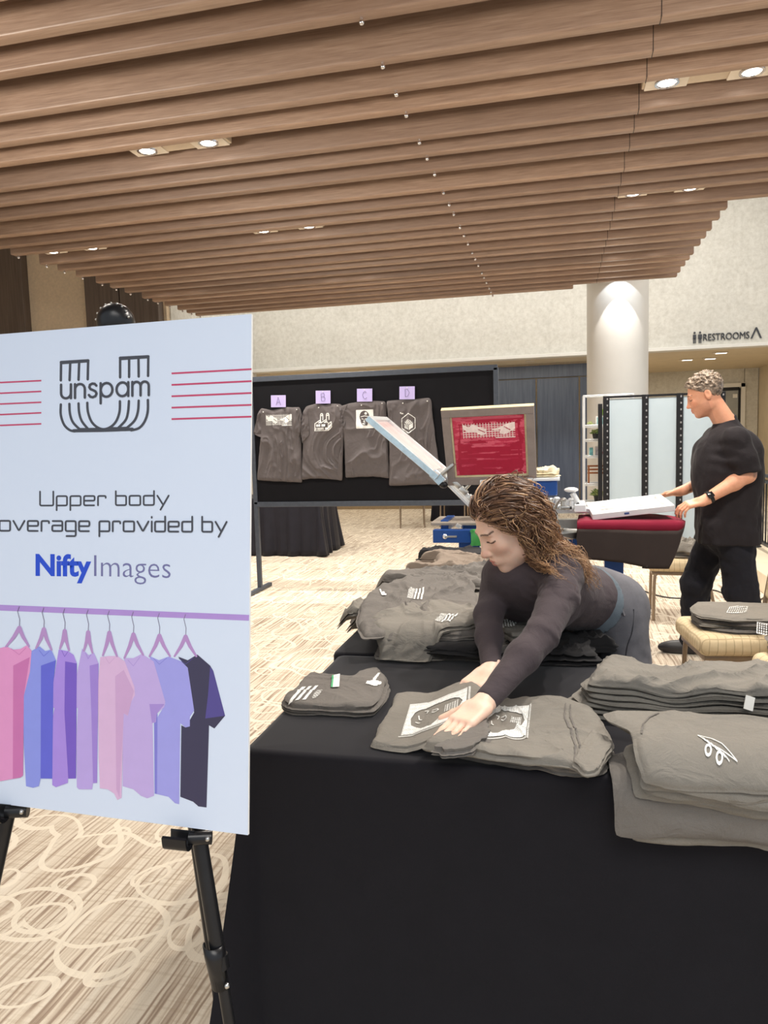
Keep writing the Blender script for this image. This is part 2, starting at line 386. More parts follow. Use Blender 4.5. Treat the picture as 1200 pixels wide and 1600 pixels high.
ORD = ['farthest', 'second', 'third', 'fourth', 'fifth', 'sixth', 'seventh', 'eighth', 'ninth', 'tenth', 'eleventh', 'twelfth', 'thirteenth', 'fourteenth', 'fifteenth', 'sixteenth', 'seventeenth', 'eighteenth', 'nineteenth', 'twentieth', 'twenty-first', 'twenty-second', 'twenty-third', 'twenty-fourth', 'twenty-fifth', 'twenty-sixth', 'twenty-seventh', 'twenty-eighth', 'twenty-ninth', 'thirtieth']
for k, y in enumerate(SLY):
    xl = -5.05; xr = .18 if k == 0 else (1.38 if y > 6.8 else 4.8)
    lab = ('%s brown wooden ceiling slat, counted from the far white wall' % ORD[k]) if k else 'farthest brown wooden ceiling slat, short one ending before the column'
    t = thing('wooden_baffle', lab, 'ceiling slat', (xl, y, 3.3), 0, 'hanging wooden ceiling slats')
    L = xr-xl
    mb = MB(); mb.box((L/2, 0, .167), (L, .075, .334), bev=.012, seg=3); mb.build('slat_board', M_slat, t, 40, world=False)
    for xs in (-.835, .02 if k < 0 else None):
        if xs is None or xs > xr: continue
        MB().cone((xs-xl, 0, -.012), (xs-xl, 0, .004), .008, n=10).sphere((xs-xl, 0, -.02), .013, u=10, v=8).build('stud', M_chrome, t, 40, world=False)
    MB().cone((.06, 0, -.012), (.06, 0, .004), .008, n=10).sphere((.06, 0, -.02), .013, u=10, v=8).build('stud', M_chrome, t, 40, world=False)
    if xr > 1: MB().box((.455-xl, 0, .15), (.004, .0762, .301)).build('board_joint', M_seam, t, world=False)

# ------------------------------------------------------------------ twin downlights between the slats
M_hous = simple('fixture_beige', srgb(214, 198, 176), .5, var=.04)
M_trimw = simple('fixture_trim', srgb(236, 226, 210), .4, var=.03)
def fixture(x, y, label, power):
    t = thing('twin_downlight', label, 'ceiling light', (x, y, 3.37), 0, 'twin downlights between the ceiling slats')
    MB().box((0, 0, .132), (.68, .16, .264), bev=.004).build('housing', M_hous, t, world=False)
    for s in (-1, 1):
        cx = s*.215
        MB().box((cx, 0, -.004), (.225, .158, .012), bev=.003).build('square_trim', M_trimw, t, world=False)
        g = MB().lathe([(.046, -.010), (.052, -.018), (.064, -.018), (.067, -.010)], (cx, 0, 0), 24).build('gimbal_ring', M_chrome, t, 40, world=False)
        MB().lathe([(.001, -.011), (.045, -.011), (.046, -.014), (.001, -.015)], (cx, 0, 0), 20).build('lamp', M_bulb, t, world=False)
        o = lamp('lamp_beam', 'SPOT', (cx, 0, -.03), power, (1, .935, .85), None, t, spot_size=math.radians(150), spot_blend=.75, shadow_soft_size=.04)
    return t
rows = {4.535: 'nearest', 6.475: 'middle', 8.37: 'far'}
for y, rn in rows.items():
    for x, cn in ((-4.55, 'left'), (-2.37, 'centre'), (.80, 'right')):
        if y < 5 and x < -4: continue
        fixture(x, y, 'twin round-bulb downlight between wooden slats, %s row, %s column of the grid' % (rn, cn), 95)
fixture(.80, 2.58, 'twin downlight between wooden slats above the folding table, out of the frame', 122)
fixture(-2.37, 2.58, 'twin downlight between wooden slats above the poster, out of the frame', 26)
# light can on the column, above the slats: throws the bright arch down the paint
t = thing('column_downlight', 'small white can light bracketed to the round column above the slats', 'spotlight', (.76, 10.12, 3.73))
MB().cone((0, 0, 0), (0, 0, .22), .06, n=20).build('can', M_white, t, 40, world=False)
MB().box((.02, .18, .12), (.04, .32, .04)).build('bracket', M_white, t, world=False)
lamp('can_beam', 'SPOT', (0, 0, -.01), 80, (1, .97, .92), None, t, spot_size=math.radians(66), spot_blend=.04, shadow_soft_size=.01)
lamp('can_beam', 'SPOT', (0, 0, -.01), 22, (.80, .90, 1), None, t, spot_size=math.radians(100), spot_blend=.04, shadow_soft_size=.01)

# ------------------------------------------------------------------ RESTROOMS lettering on the plaster
def text_mesh(name, s, size, mat, parent, M, depth=.004, offset=0, align='LEFT', sx=1, spacing=1):
    c = bpy.data.curves.new('txt', 'FONT'); c.body = s; c.size = size; c.extrude = depth/2; c.offset = offset; c.align_x = align; c.space_character = spacing; c.resolution_u = 3
    o = bpy.data.objects.new('txt', c); COL.objects.link(o)
    me = bpy.data.meshes.new_from_object(o.evaluated_get(bpy.context.evaluated_depsgraph_get()))
    bpy.data.objects.remove(o, do_unlink=True)
    me.transform(M @ Matrix.Diagonal((sx, 1, 1, 1)))
    me.materials.clear()
    return link_mesh(name, me, mat, parent, None, True)
M_letter = simple('sign_grey', srgb(62, 64, 70), .45, .2)
t = thing('wall_lettering', 'grey RESTROOMS lettering with two figures and arrow on plaster wall', 'sign', (2.25, 13.98, 3.02))
WY = 13.985
wM = lambda x, z: Matrix.Translation((x, WY, z)) @ Matrix.Rotation(PI/2, 4, 'X')
text_mesh('letters', 'RESTROOMS', .168, M_letter, t, wM(2.415, 3.005), .02, 0, sx=.80, spacing=.98)
for x, skirt in ((2.285, 0), (2.375, 1)):
    b = MB(); b.sphere((x, WY, 3.15), .018, (1, .4, 1)); b.box((x, WY, 3.035+.045), (.05+.012*skirt, .012, .075)); b.box((x-.013, WY, 3.01), (.016, .012, .08)); b.box((x+.013, WY, 3.01), (.016, .012, .08))
    b.build('restroom_figure', M_letter, t)
b = MB(); b.prism([(0, 0), (.028, 0), (.09, .15), (.152, 0), (.18, 0), (.102, .185), (.078, .185)], .012, Matrix.Translation((3.175, WY, 2.997)) @ Matrix.Rotation(PI/2, 4, 'X')); b.build('arrow_mark', M_letter, t)
# ================================================================== FABRIC THINGS: generator for folded, heaped and hung cloth
def resample(pts, n, closed=True):
    P = np.array(pts, float); Q = np.vstack([P, P[:1]]) if closed else P
    L = np.r_[0, np.cumsum(np.linalg.norm(np.diff(Q, axis=0), axis=1))]
    s = np.linspace(0, L[-1], n, endpoint=not closed)
    return np.c_[np.interp(s, L, Q[:, 0]), np.interp(s, L, Q[:, 1])]
def smooth_ring(P, k):
    for _ in range(k): P = .5*P+.25*(np.roll(P, 1, 0)+np.roll(P, -1, 0))
    return P
def wrinkle(P2, seed, freq=6, ang=None):
    """soft long folds, 0..1 ridges plus low swell"""
    P = np.c_[P2, np.full(len(P2), seed*3.7)]
    rs = np.random.default_rng(seed); a = rs.uniform(0, PI) if ang is None else ang
    ca, sa = math.cos(a), math.sin(a)
    W = np.c_[vnoise(P*freq*.7, seed+5), vnoise(P*freq*.7+9, seed+6)]*.45/freq*2
    q = P2+W; u = q[:, 0]*ca+q[:, 1]*sa; v_ = -q[:, 0]*sa+q[:, 1]*ca
    r1 = 1-np.abs(vnoise(np.c_[u*freq*.6, v_*freq*2.2, P[:, 2]], seed)); r1 = np.clip(r1, 0, 1)**4
    r2 = 1-np.abs(vnoise(np.c_[u*freq*1.7, v_*freq*4.1, P[:, 2]+4], seed+1)); r2 = np.clip(r2, 0, 1)**5
    return r1+.5*r2+.6*vnoise(P*freq*.5, seed+2)
class Slab:
    """a flat-lying cloth bundle: outline (local x,y), lying on base(x,y); thickness th; rim shows `layers` folds"""
    def __init__(s, outline, z0=0, th=.02, seed=1, amp=.006, freq=6, layers=2, n=130, rings=22, wob=.004, soft=2, ang=None, base=None, center=None, slope=(0, 0)):
        s.th, s.seed, s.amp, s.freq, s.ang, s.z0, s.base, s.slope = th, seed, amp, freq, ang, z0, base, slope
        P = smooth_ring(resample(outline, n), soft)
        c = P.mean(0) if center is None else np.array(center, float); s.c = c
        d = P-c; L = np.linalg.norm(d, axis=1, keepdims=True)
        ph = np.c_[np.cos(np.linspace(0, 2*PI, n, endpoint=False)), np.sin(np.linspace(0, 2*PI, n, endpoint=False)), np.zeros(n)]
        P = P+d/L*(wob*fbm(ph*5, seed+11)[:, None]); s.P = P; s.n = n
        d = P-c; L = np.linalg.norm(d, axis=1, keepdims=True); un = d/L
        V, kind = [], []
        ss = (np.linspace(1, 0, rings)[:-1])**.8
        s.nr = len(ss)
        mrim = 5*layers
        rim = []
        for j in range(mrim+1):                      # from the base up to the top edge
            t = j/mrim
            out = -(1-abs(math.sin(PI*(t*layers*.999)))**.6)*min(.6*th/layers, .012)
            rim.append((t, out))
        rows = []
        for t, out in rim:
            jit = .006*th/.02*vnoise(np.c_[P*9, np.full(n, t*6+seed)], seed+3)[:, None]
            Q = P+un*(out+jit); rows.append((Q, np.full(n, t), np.ones(n)))
        for k_, sc in enumerate(ss[1:]):
            Q = c+d*sc; rows.append((Q, np.ones(n), np.full(n, sc)))
        allxy = np.vstack([r[0] for r in rows]); tt = np.concatenate([r[1] for r in rows]); sc = np.concatenate([r[2] for r in rows])
        s.edge = sc
        zt = s._top(allxy, sc)
        zb = s._base(allxy)
        z = zb+(zt-zb)*tt
        s.V = np.c_[allxy, z]; m = len(rows)
        F = [(i*n+k, i*n+(k+1) % n, (i+1)*n+(k+1) % n, (i+1)*n+k) for i in range(m-1) for k in range(n)]
        cz = s._top(c[None], np.zeros(1))[0]; s.V = np.vstack([s.V, [[c[0], c[1], cz]]]); ci = len(s.V)-1
        F += [((m-1)*n+k, (m-1)*n+(k+1) % n, ci) for k in range(n)]
        F.append(tuple(range(n))[::-1]); s.F = F
    def _base(s, xy):
        b = np.full(len(xy), float(s.z0)) if s.base is None else s.base(xy)
        return b
    def _top(s, xy, sc):
        b = s._base(xy); r = np.clip((1-sc)/.12, 0, 1); r = r*(2-r)
        f = s.th*(.55+.45*r)
        return b+f+s.amp*wrinkle(xy, s.seed, s.freq, s.ang)*(.35+.65*r)+(xy[:, 0]-s.c[0])*s.slope[0]+(xy[:, 1]-s.c[1])*s.slope[1]
    def top(s, xy):
        xy = np.atleast_2d(np.asarray(xy, float))
        d = xy-s.c; a = np.arctan2(d[:, 1], d[:, 0]); pa = np.arctan2(*(s.P-s.c).T[::-1]); R = np.linalg.norm(s.P-s.c, axis=1)
        o = np.argsort(pa); Rr = np.interp(a, pa[o], R[o], period=2*PI)
        return s._top(xy, np.clip(np.linalg.norm(d, axis=1)/Rr, 0, 1))
def cloth_obj(name, slab, mat, parent=None, M=None, warp=None):
    V = slab.V
    if warp is not None: V = warp(V)
    if M is not None: V = [M @ Vector(v) for v in V]
    return pyobj(name, V, slab.F, mat, parent, 60)
def decal(name, mask, o, du, dv, nu, nv, mat, parent, height=None, lift=.0015, M=None, warp=None):
    """flat ink: cells (i,j) of a nu x nv grid over origin+du*u+dv*v where mask(u,v); laid on height(xy) if given"""
    o, du, dv = [np.array(a, float) for a in (o, du, dv)]
    U, Vv = np.meshgrid((np.arange(nu)+.5)/nu, (np.arange(nv)+.5)/nv, indexing='ij')
    mk = mask(U, Vv)
    gi, gj = np.meshgrid(np.arange(nu+1), np.arange(nv+1), indexing='ij')
    P = o[None]+np.outer(gi.ravel()/nu, du)+np.outer(gj.ravel()/nv, dv)
    if height is not None: P = np.c_[P[:, :2], height(P[:, :2])+lift]
    if warp is not None: P = warp(P)
    idx = lambda i, j: i*(nv+1)+j
    F = [(idx(i, j), idx(i+1, j), idx(i+1, j+1), idx(i, j+1)) for i in range(nu) for j in range(nv) if mk[i, j]]
    used = sorted({k for f in F for k in f}); mp = {k: i for i, k in enumerate(used)}
    V = [P[k] for k in used]; F = [tuple(mp[k] for k in f) for f in F]
    if M is not None: V = [M @ Vector(v) for v in V]
    return pyobj(name, V, F, mat, parent)
# 2-D mask helpers
def m_seg(U, V, a, b, w, asp=1):
    ax, ay = a; bx, by = b; px, py = (U-ax), (V-ay)*asp; dx, dy = bx-ax, (by-ay)*asp
    t = np.clip((px*dx+py*dy)/(dx*dx+dy*dy+1e-9), 0, 1)
    return np.hypot(px-t*dx, py-t*dy) < w
def m_poly(U, V, pts):
    ins = np.zeros(U.shape, bool); n = len(pts)
    for i in range(n):
        x1, y1 = pts[i]; x2, y2 = pts[(i+1) % n]
        c = ((y1 > V) != (y2 > V)); xi = (x2-x1)*(V-y1)/((y2-y1) if abs(y2-y1) > 1e-9 else 1e-9)+x1
        ins ^= c & (U < xi)
    return ins
def m_line(U, V, pts, w, asp=1, close=False):
    r = np.zeros(U.shape, bool); P = list(pts)+([pts[0]] if close else [])
    for a, b in zip(P[:-1], P[1:]): r |= m_seg(U, V, a, b, w, asp)
    return r
M_ink = simple('white_ink', srgb(232, 232, 228), .6, var=.03)

# ------------------------------------------------------------------ poster on the easel
BR = Vector((-.533, 1.143, .772)); PU = Vector((-.99916, .04099, 0)); PV = Vector((.00491, .11962, .99281)); PN = PU.cross(PV).normalized()
if PN.y > 0: PN = -PN
def p_uv(px, py, lift=0):
    """photo pixel -> point on the poster's face"""
    d = ray(px, py); t = (BR+PN*lift-CAMP).dot(PN)/d.dot(PN); return CAMP+d*t
M_board = simple('poster_white', srgb(224, 235, 255), .32, var=.01, scale=3, spec=.4)
M_core = simple('foam_edge', srgb(240, 240, 240), .7, var=.02)
def ppt(u, v, lift=0): return BR+PU*u+PV*v+PN*lift
poster = thing('poster_board', 'large white foam poster with U logo and printed T-shirts on black easel', 'poster', ppt(.305, 0, -.005))
def pb(u0, u1, v0, v1, d0, d1):
    V = [ppt(u, v, d) for d in (d0, d1) for (u, v) in ((u0, v0), (u1, v0), (u1, v1), (u0, v1))]
    return V, [(0, 1, 2, 3), (4, 7, 6, 5), (0, 4, 5, 1), (1, 5, 6, 2), (2, 6, 7, 3), (3, 7, 4, 0)]
MB().raw(*pb(0, .61, 0, .914, -.0055, -.0002)).build('foam_core', M_core, poster)
MB().raw(*pb(0, .61, 0, .914, -.0002, 0)).build('printed_face', M_board, poster)
INK = {}
def ink(rgb, rough=.4):
    k = tuple(rgb)
    if k not in INK: INK[k] = simple('print_ink', srgb(*rgb), rough, var=.02)
    return INK[k]
class Ink:
    eps = 0
    """flat print on the poster: strokes and filled outlines in photo pixels measured on its face"""
    def __init__(s, lift=.0003): s.V, s.F, s.lift = [], [], lift
    def poly(s, pts):
        i = len(s.V); s.eps += 1.2e-6; s.V += [p_uv(x, y, s.lift+s.eps) for x, y in pts]; s.F.append(list(range(i, i+len(pts)))); return s
    def stroke(s, pts, w, caps=True):
        w = np.broadcast_to(np.asarray(w, float), (len(pts),))
        P = np.array(pts, float)
        for k in range(len(P)-1):
            d = P[k+1]-P[k]; L = np.hypot(*d)
            if L < 1e-6: continue
            nn = np.array([-d[1], d[0]])/L
            s.poly([P[k]+nn*w[k]/2, P[k+1]+nn*w[k+1]/2, P[k+1]-nn*w[k+1]/2, P[k]-nn*w[k]/2])
        for k in range(len(P)):
            if caps or 0 < k < len(P)-1:
                s.poly([P[k]+w[k]/2*np.array([math.cos(a), math.sin(a)]) for a in np.linspace(0, 2*PI, 12, endpoint=False)])
        return s
    def build(s, name, mat, parent):
        bm = bmesh.new(); vv = [bm.verts.new(v) for v in s.V]
        for f in s.F: bm.faces.new([vv[i] for i in f])
        bmesh.ops.triangulate(bm, faces=[f for f in bm.faces if len(f.verts) > 4])
        for f in bm.faces:
            f.normal_update()
            if f.normal.dot(PN) < 0: f.normal_flip()
        me = bpy.data.meshes.new(name); bm.to_mesh(me); bm.free()
        return link_mesh(name, me, mat, parent, None, True)
cr = lambda pts: [(x/3, 480+y/3) for x, y in pts]           # measured on an enlarged view
cr2 = lambda pts: [(x/3, 900+y/3) for x, y in pts]
CH = (70, 72, 82)
lg = Ink()
for pts in ([(285, 343), (286, 262), (413, 253), (411, 338)], [(326, 342), (329, 262)], [(368, 340), (371, 258)],
            [(563, 329), (563, 243), (695, 234), (694, 322)], [(605, 327), (605, 243)], [(650, 325), (649, 239)]):
    lg.stroke(cr(pts), 3.9)
lg.stroke(cr([(286, 258), (413, 250)]), 4.4); lg.stroke(cr([(563, 238), (695, 231)]), 4.4)
for pts in ([(285, 456), (285, 505), (300, 550), (325, 575), (350, 582)], [(325, 453), (328, 500), (342, 540), (372, 571)], [(368, 451), (371, 495), (384, 535), (412, 570)],
            [(409, 448), (412, 490), (428, 535), (455, 562), (487, 572), (520, 560), (545, 533), (560, 490), (562, 441)],
            [(604, 440), (600, 490), (588, 530), (552, 568)], [(650, 438), (646, 490), (630, 532), (594, 566)], [(693, 435), (692, 490), (678, 535), (652, 566), (615, 577)]):
    lg.stroke(spline(cr(pts), 5), 3.8)
lg.stroke(cr([(345, 579), (480, 577), (620, 572)]), 5)
lg.poly(cr([(350, 586), (372, 566), (412, 566), (455, 565), (487, 574), (520, 562), (552, 562), (594, 560), (625, 578)]))
arc = lambda cx, cy, r, a0, a1, n=10, ry=None: [(cx+r*math.cos(math.radians(a0+(a1-a0)*k/n)), cy+(ry or r)*math.sin(math.radians(a0+(a1-a0)*k/n))) for k in range(n+1)]
RF = {'u': (.72, [[(0, 1), (0, .38)]+arc(.36, .38, .36, 180, 360, ry=.38)+[(.72, 1)], [(.72, 1), (.72, 0)]]),
      'n': (.72, [[(0, 0), (0, 1)], [(0, .6)]+arc(.36, .62, .36, 180, 0, ry=.38)+[(.72, 0)]]),
      's': (.56, [[(.54, .84), (.42, .97), (.26, 1), (.08, .92), (.03, .74), (.12, .6), (.30, .52), (.48, .42), (.56, .26), (.48, .08), (.28, 0), (.1, .05), (0, .18)]]),
      'p': (.86, [[(0, 1), (0, -.46)], arc(.43, .5, .43, 0, 360, 20, .5)]),
      'a': (.86, [[(.86, 1), (.86, 0)], arc(.43, .5, .43, 0, 360, 20, .5)]),
      'm': (1.2, [[(0, 0), (0, 1)], [(0, .6)]+arc(.30, .68, .30, 180, 0, ry=.32)+[(.6, 0)], [(.6, .6)]+arc(.90, .68, .30, 180, 0, ry=.32)+[(1.2, 0)]])}
def rounded(pts, r=.16):
    out = [pts[0]]
    for a, b, c in zip(pts[:-2], pts[1:-1], pts[2:]):
        a, b, c = np.array(a, float), np.array(b, float), np.array(c, float)
        ra = min(r, np.linalg.norm(a-b)/2); rc = min(r, np.linalg.norm(c-b)/2)
        p = b+(a-b)/np.linalg.norm(a-b)*ra; q = b+(c-b)/np.linalg.norm(c-b)*rc
        for t in (0, .33, .67, 1): out.append(tuple((1-t)**2*p+2*t*(1-t)*b+t*t*q))
    out.append(pts[-1]); return out
TF = {'U': (1.35, [[(0, 1.5), (0, 0), (1.35, 0), (1.35, 1.5)]]), 'p': (1.05, [[(0, -.5), (0, 1), (1.05, 1), (1.05, 0), (.05, 0)]]),
      'e': (1.08, [[(.0, .5), (1.08, .5), (1.08, 1), (0, 1), (0, 0), (1.02, 0)]]), 'r': (.78, [[(0, 0), (0, 1), (.78, 1), (.78, .8)]]),
      'b': (1.05, [[(0, 1.5), (0, 0), (1.05, 0), (1.05, 1), (.05, 1)]]), 'o': (1.1, [[(.5, 1), (0, 1), (0, 0), (1.1, 0), (1.1, 1), (.5, 1)]]),
      'd': (1.05, [[(1.05, 1.5), (1.05, 0), (0, 0), (0, 1), (1.0, 1)]]), 'y': (1.15, [[(0, 1), (.6, 0)], [(1.15, 1), (.32, -.5)]]), 'v': (1.15, [[(0, 1), (.57, 0), (1.15, 1)]]),
      'a': (1.05, [[(.05, 1), (1.05, 1), (1.05, 0), (0, 0), (0, .56), (1.0, .56)]]), 'g': (1.05, [[(1.0, 0), (0, 0), (0, 1), (1.05, 1), (1.05, -.5), (.1, -.5)]]),
      'i': (.0, [[(0, 0), (0, 1)], [(0, 1.38), (0, 1.46)]]), 'c': (1.0, [[(1, 1), (0, 1), (0, 0), (1, 0)]]), ' ': (.35, [])}
def set_text(inkobj, txt, font, p0, p1, xh, wpx, gap=.34, rnd=.16):
    """write txt so that it runs from pixel p0 to p1 along the baseline"""
    adv = []; x = 0
    for ch in txt:
        adv.append(x); x += font[ch][0]+gap
    tot = x-gap; p0, p1 = np.array(p0, float), np.array(p1, float); ex = (p1-p0)/tot; ey = np.array([0, -xh])
    for ch, a in zip(txt, adv):
        for st in font[ch][1]:
            st = rounded(st, rnd) if rnd and len(st) > 2 else st
            inkobj.stroke([p0+ex*(a+q[0])+ey*q[1] for q in st], wpx)
set_text(lg, 'unspam', RF, (286/3, 480+428/3), (697/3, 480+412/3), 21.5, 3.9, .30, 0)
lg.build('printed_logo', ink(CH), poster)
tx = Ink(); set_text(tx, 'Upper body', TF, (62.5, 790), (263.5, 789), 14.6, 2.7); set_text(tx, 'coverage provided by', TF, (-21, 829.2), (354, 831), 15.6, 2.8); tx.build('printed_slogan', ink(CH), poster)
for y0, y1 in ((598, 594.7), (614.7, 611.5), (631.3, 628.5), (648, 645), (664.5, 662.2)): Ink().stroke([(-60, y0+2.6), (64.5, y1)], 2.4, False).build('printed_stripe', ink((206, 72, 112)), poster)
for y0, y1 in ((583.5, 576.8), (601.4, 595.5), (619.2, 614), (637, 632.6), (654.8, 651)): Ink().stroke([(268, y0), (393, y1)], 2.8, False).build('printed_stripe', ink((206, 72, 112)), poster)
def board_text(name, s, p0, p1, size, mat, offset):
    c = bpy.data.curves.new('txt', 'FONT'); c.body = s; c.size = 1; c.offset = offset; c.resolution_u = 3
    o = bpy.data.objects.new('txt', c); COL.objects.link(o)
    me = bpy.data.meshes.new_from_object(o.evaluated_get(bpy.context.evaluated_depsgraph_get())); bpy.data.objects.remove(o, do_unlink=True)
    xs = [v.co.x for v in me.vertices]; x0, x1 = min(xs), max(xs)
    A, B = np.array(p0, float), np.array(p1, float); ex = (B-A)/(x1-x0)
    for v in me.vertices:
        q = A+ex*(v.co.x-x0)+np.array([0, -size])*v.co.y; v.co = p_uv(q[0], q[1], .0003)
    me.materials.clear(); return link_mesh(name, me, mat, poster, None, True)
board_text('printed_word', 'Nifty', (55.5, 898.3), (142.5, 899.6), 46, ink((32, 78, 214)), .034)
board_text('printed_word', 'Images', (147, 900.5), (266.5, 903.5), 49, ink((120, 120, 170)), -.010)
rail = Ink(.0003); rail.stroke([(-70, 947), (0, 949.5), (130, 954.7), (260, 960.2), (389, 965.3)], 9, False); rail.build('printed_rail', ink((184, 150, 222)), poster)
TS = [  # body outline, colour, shaded side, colour, hanger apex + feet
 ([(-200, 400), (-120, 330), (0, 338), (30, 330), (60, 345), (95, 342), (125, 325), (148, 350), (140, 450), (112, 560), (108, 935), (95, 945), (0, 962), (-110, 950)], (236, 158, 210), [(62, 420), (140, 380), (112, 560), (108, 935), (95, 945), (60, 950)], (212, 122, 184), (90, 243), (-62, 88), (45, 86)),
 ([(150, 350), (185, 330), (212, 352), (240, 345), (262, 395), (250, 500), (245, 950), (190, 950), (182, 985), (155, 993), (122, 985), (112, 800), (108, 620), (90, 605), (120, 480)], (148, 158, 242), [(192, 420), (262, 395), (250, 500), (245, 950), (190, 948)], (104, 108, 222), (205, 250), (-36, 88), (36, 96)),
 ([(275, 345), (318, 352), (345, 370), (360, 410), (355, 950), (318, 950), (318, 970), (262, 990), (245, 980), (240, 700), (255, 620), (232, 600), (258, 450)], (178, 146, 236), [(305, 400), (360, 410), (356, 948), (320, 950), (302, 640)], (126, 96, 206), (303, 258), (-22, 82), (20, 90)),
 ([(385, 340), (415, 372), (440, 360), (462, 410), (455, 970), (435, 972), (432, 1000), (370, 1000), (360, 990), (358, 760), (365, 620), (333, 600), (360, 460)], (196, 172, 238), [(420, 420), (462, 410), (455, 970), (436, 970), (428, 640)], (168, 138, 222), (413, 264), (-20, 86), (20, 96)),
 ([(470, 380), (510, 375), (550, 375), (585, 400), (630, 520), (632, 560), (608, 600), (600, 655), (580, 645), (575, 780), (570, 1040), (550, 1050), (535, 1020), (505, 1000), (468, 995), (462, 850), (460, 500)], (228, 190, 228), [(540, 470), (580, 440), (628, 540), (600, 652), (580, 645), (560, 1040), (545, 1000)], (214, 172, 216), (512, 266), (-30, 106), (36, 110)),
 ([(580, 385), (625, 385), (665, 365), (720, 400), (775, 590), (770, 615), (735, 645), (730, 685), (715, 690), (722, 1030), (690, 1042), (660, 1030), (625, 1000), (575, 985), (575, 640), (632, 560)], (202, 178, 236), [(700, 600), (772, 600), (735, 645), (728, 685), (712, 688)], (176, 148, 222), (625, 274), (-42, 110), (46, 96)),
 ([(700, 375), (745, 395), (790, 378), (850, 400), (880, 430), (910, 630), (890, 660), (890, 705), (870, 710), (845, 690), (840, 1070), (820, 1065), (790, 1035), (725, 1020), (722, 690), (775, 600)], (168, 166, 240), [(722, 690), (738, 640), (736, 1022), (725, 1020)], (136, 132, 222), (747, 280), (-46, 96), (50, 96)),
 ([(835, 378), (880, 395), (925, 368), (985, 420), (1000, 445), (1055, 655), (1005, 715), (980, 700), (968, 1085), (930, 1080), (905, 1058), (845, 1035), (850, 700), (870, 710), (910, 640), (880, 440)], (64, 60, 88), [(985, 425), (1000, 445), (1055, 655), (962, 668), (975, 560)], (88, 78, 150), (870, 284), (-52, 92), (50, 92))]
for k in (0, 1, 2, 3, 4, 5, 6, 7):
    out, c1, sh, c2, ap, fl, fr = TS[k]
    lay = .0004+.0001*(7-k)
    a = Ink(lay).poly(cr2(out)).build('printed_shirt', ink(c1), poster)
    q = Ink(lay+.00004).poly(cr2(sh)).build('printed_shade', ink(c2), a)
    h = Ink(lay+.00006); A = np.array(ap, float)
    h.stroke(cr2([A+np.array(fl), A+np.array(fl)*.45+(2, 4), A, A+np.array(fr)*.45+(-2, 4), A+np.array(fr)]), [3, 5.5, 6.5, 5.5, 3])
    top = 140+ap[0]*.046
    h.build('printed_hanger', ink((190, 150, 208)), a)
    Ink(lay+.00005).stroke(cr2([ap, (ap[0]+2, ap[1]-40), (ap[0]-8, top+22), (ap[0], top)]), .9).build('printed_hook', ink((120, 110, 140)), a)
    Ink(lay+.00005).stroke(cr2([(ap[0]+fl[0]*.6, ap[1]+fl[1]+10), (ap[0], ap[1]+fl[1]+38), (ap[0]+fr[0]*.7, ap[1]+fr[1]+8)]), .8).build('printed_collar', ink(c2), a)

# easel
M_easel = simple('easel_black', (.014, .014, .016), .3, .2, var=.15, spec=.5)
M_steel = simple('brushed_steel', (.62, .61, .58), .3, 1, var=.08)
HEAD = p_uv(181, 503, -.05)
es = thing('easel', 'black metal tripod easel holding the white poster', 'easel', (-.80, 1.2, 0))
def easel_leg(a, b, r0, r1, split=.62):
    a, b = Vector(a), Vector(b); mid = a.lerp(b, split)
    m = MB().cone(a, mid, r0, n=16).cone(mid+(a-b)*.01, b, r1, n=16).cone(mid+(a-b)*.03, mid, r0+.003, n=16)
    m.sphere(b, r1*1.15, (1, 1, .8)); return m.build('leg', M_easel, es, 40)
def down(a, b): return b+(b-a)*(b.z/(a.z-b.z))
RA = p_uv(312, 1312, -.032); RB = down(HEAD, RA).lerp(RA, .28); Rfoot = down(HEAD, RA)
easel_leg(HEAD+Vector((.02, 0, -.03)), RA, .0125, .0125, .5); easel_leg(RA, Rfoot, .0138, .0105, .30)
LA = p_uv(12, 1275, -.032); LF = down(HEAD, LA); easel_leg(HEAD+Vector((-.02, 0, -.03)), LA, .0125, .0125, .5); easel_leg(LA, LF, .0138, .0105, .30)
BF = pz(342, 1580, .01); easel_leg(HEAD+Vector((0, .015, -.03)), BF, .012, .010, .6)
MB().sphere(HEAD, .036, (1, 1, 1), 24, 16).cone(HEAD+Vector((0, 0, -.075)), HEAD, .026, .034, 20).build('head', M_easel, es, 40)
b = MB()
for k in range(9):
    a = PI*(.05+.9*k/8); b.sphere(HEAD+Vector((-.0355*math.cos(a), -.012, .034*math.sin(a))), .0024, u=8, v=6)
b.build('head_glints', M_steel, es, 40)  # tiny bright beads modelled in place of the specular spots on the dome
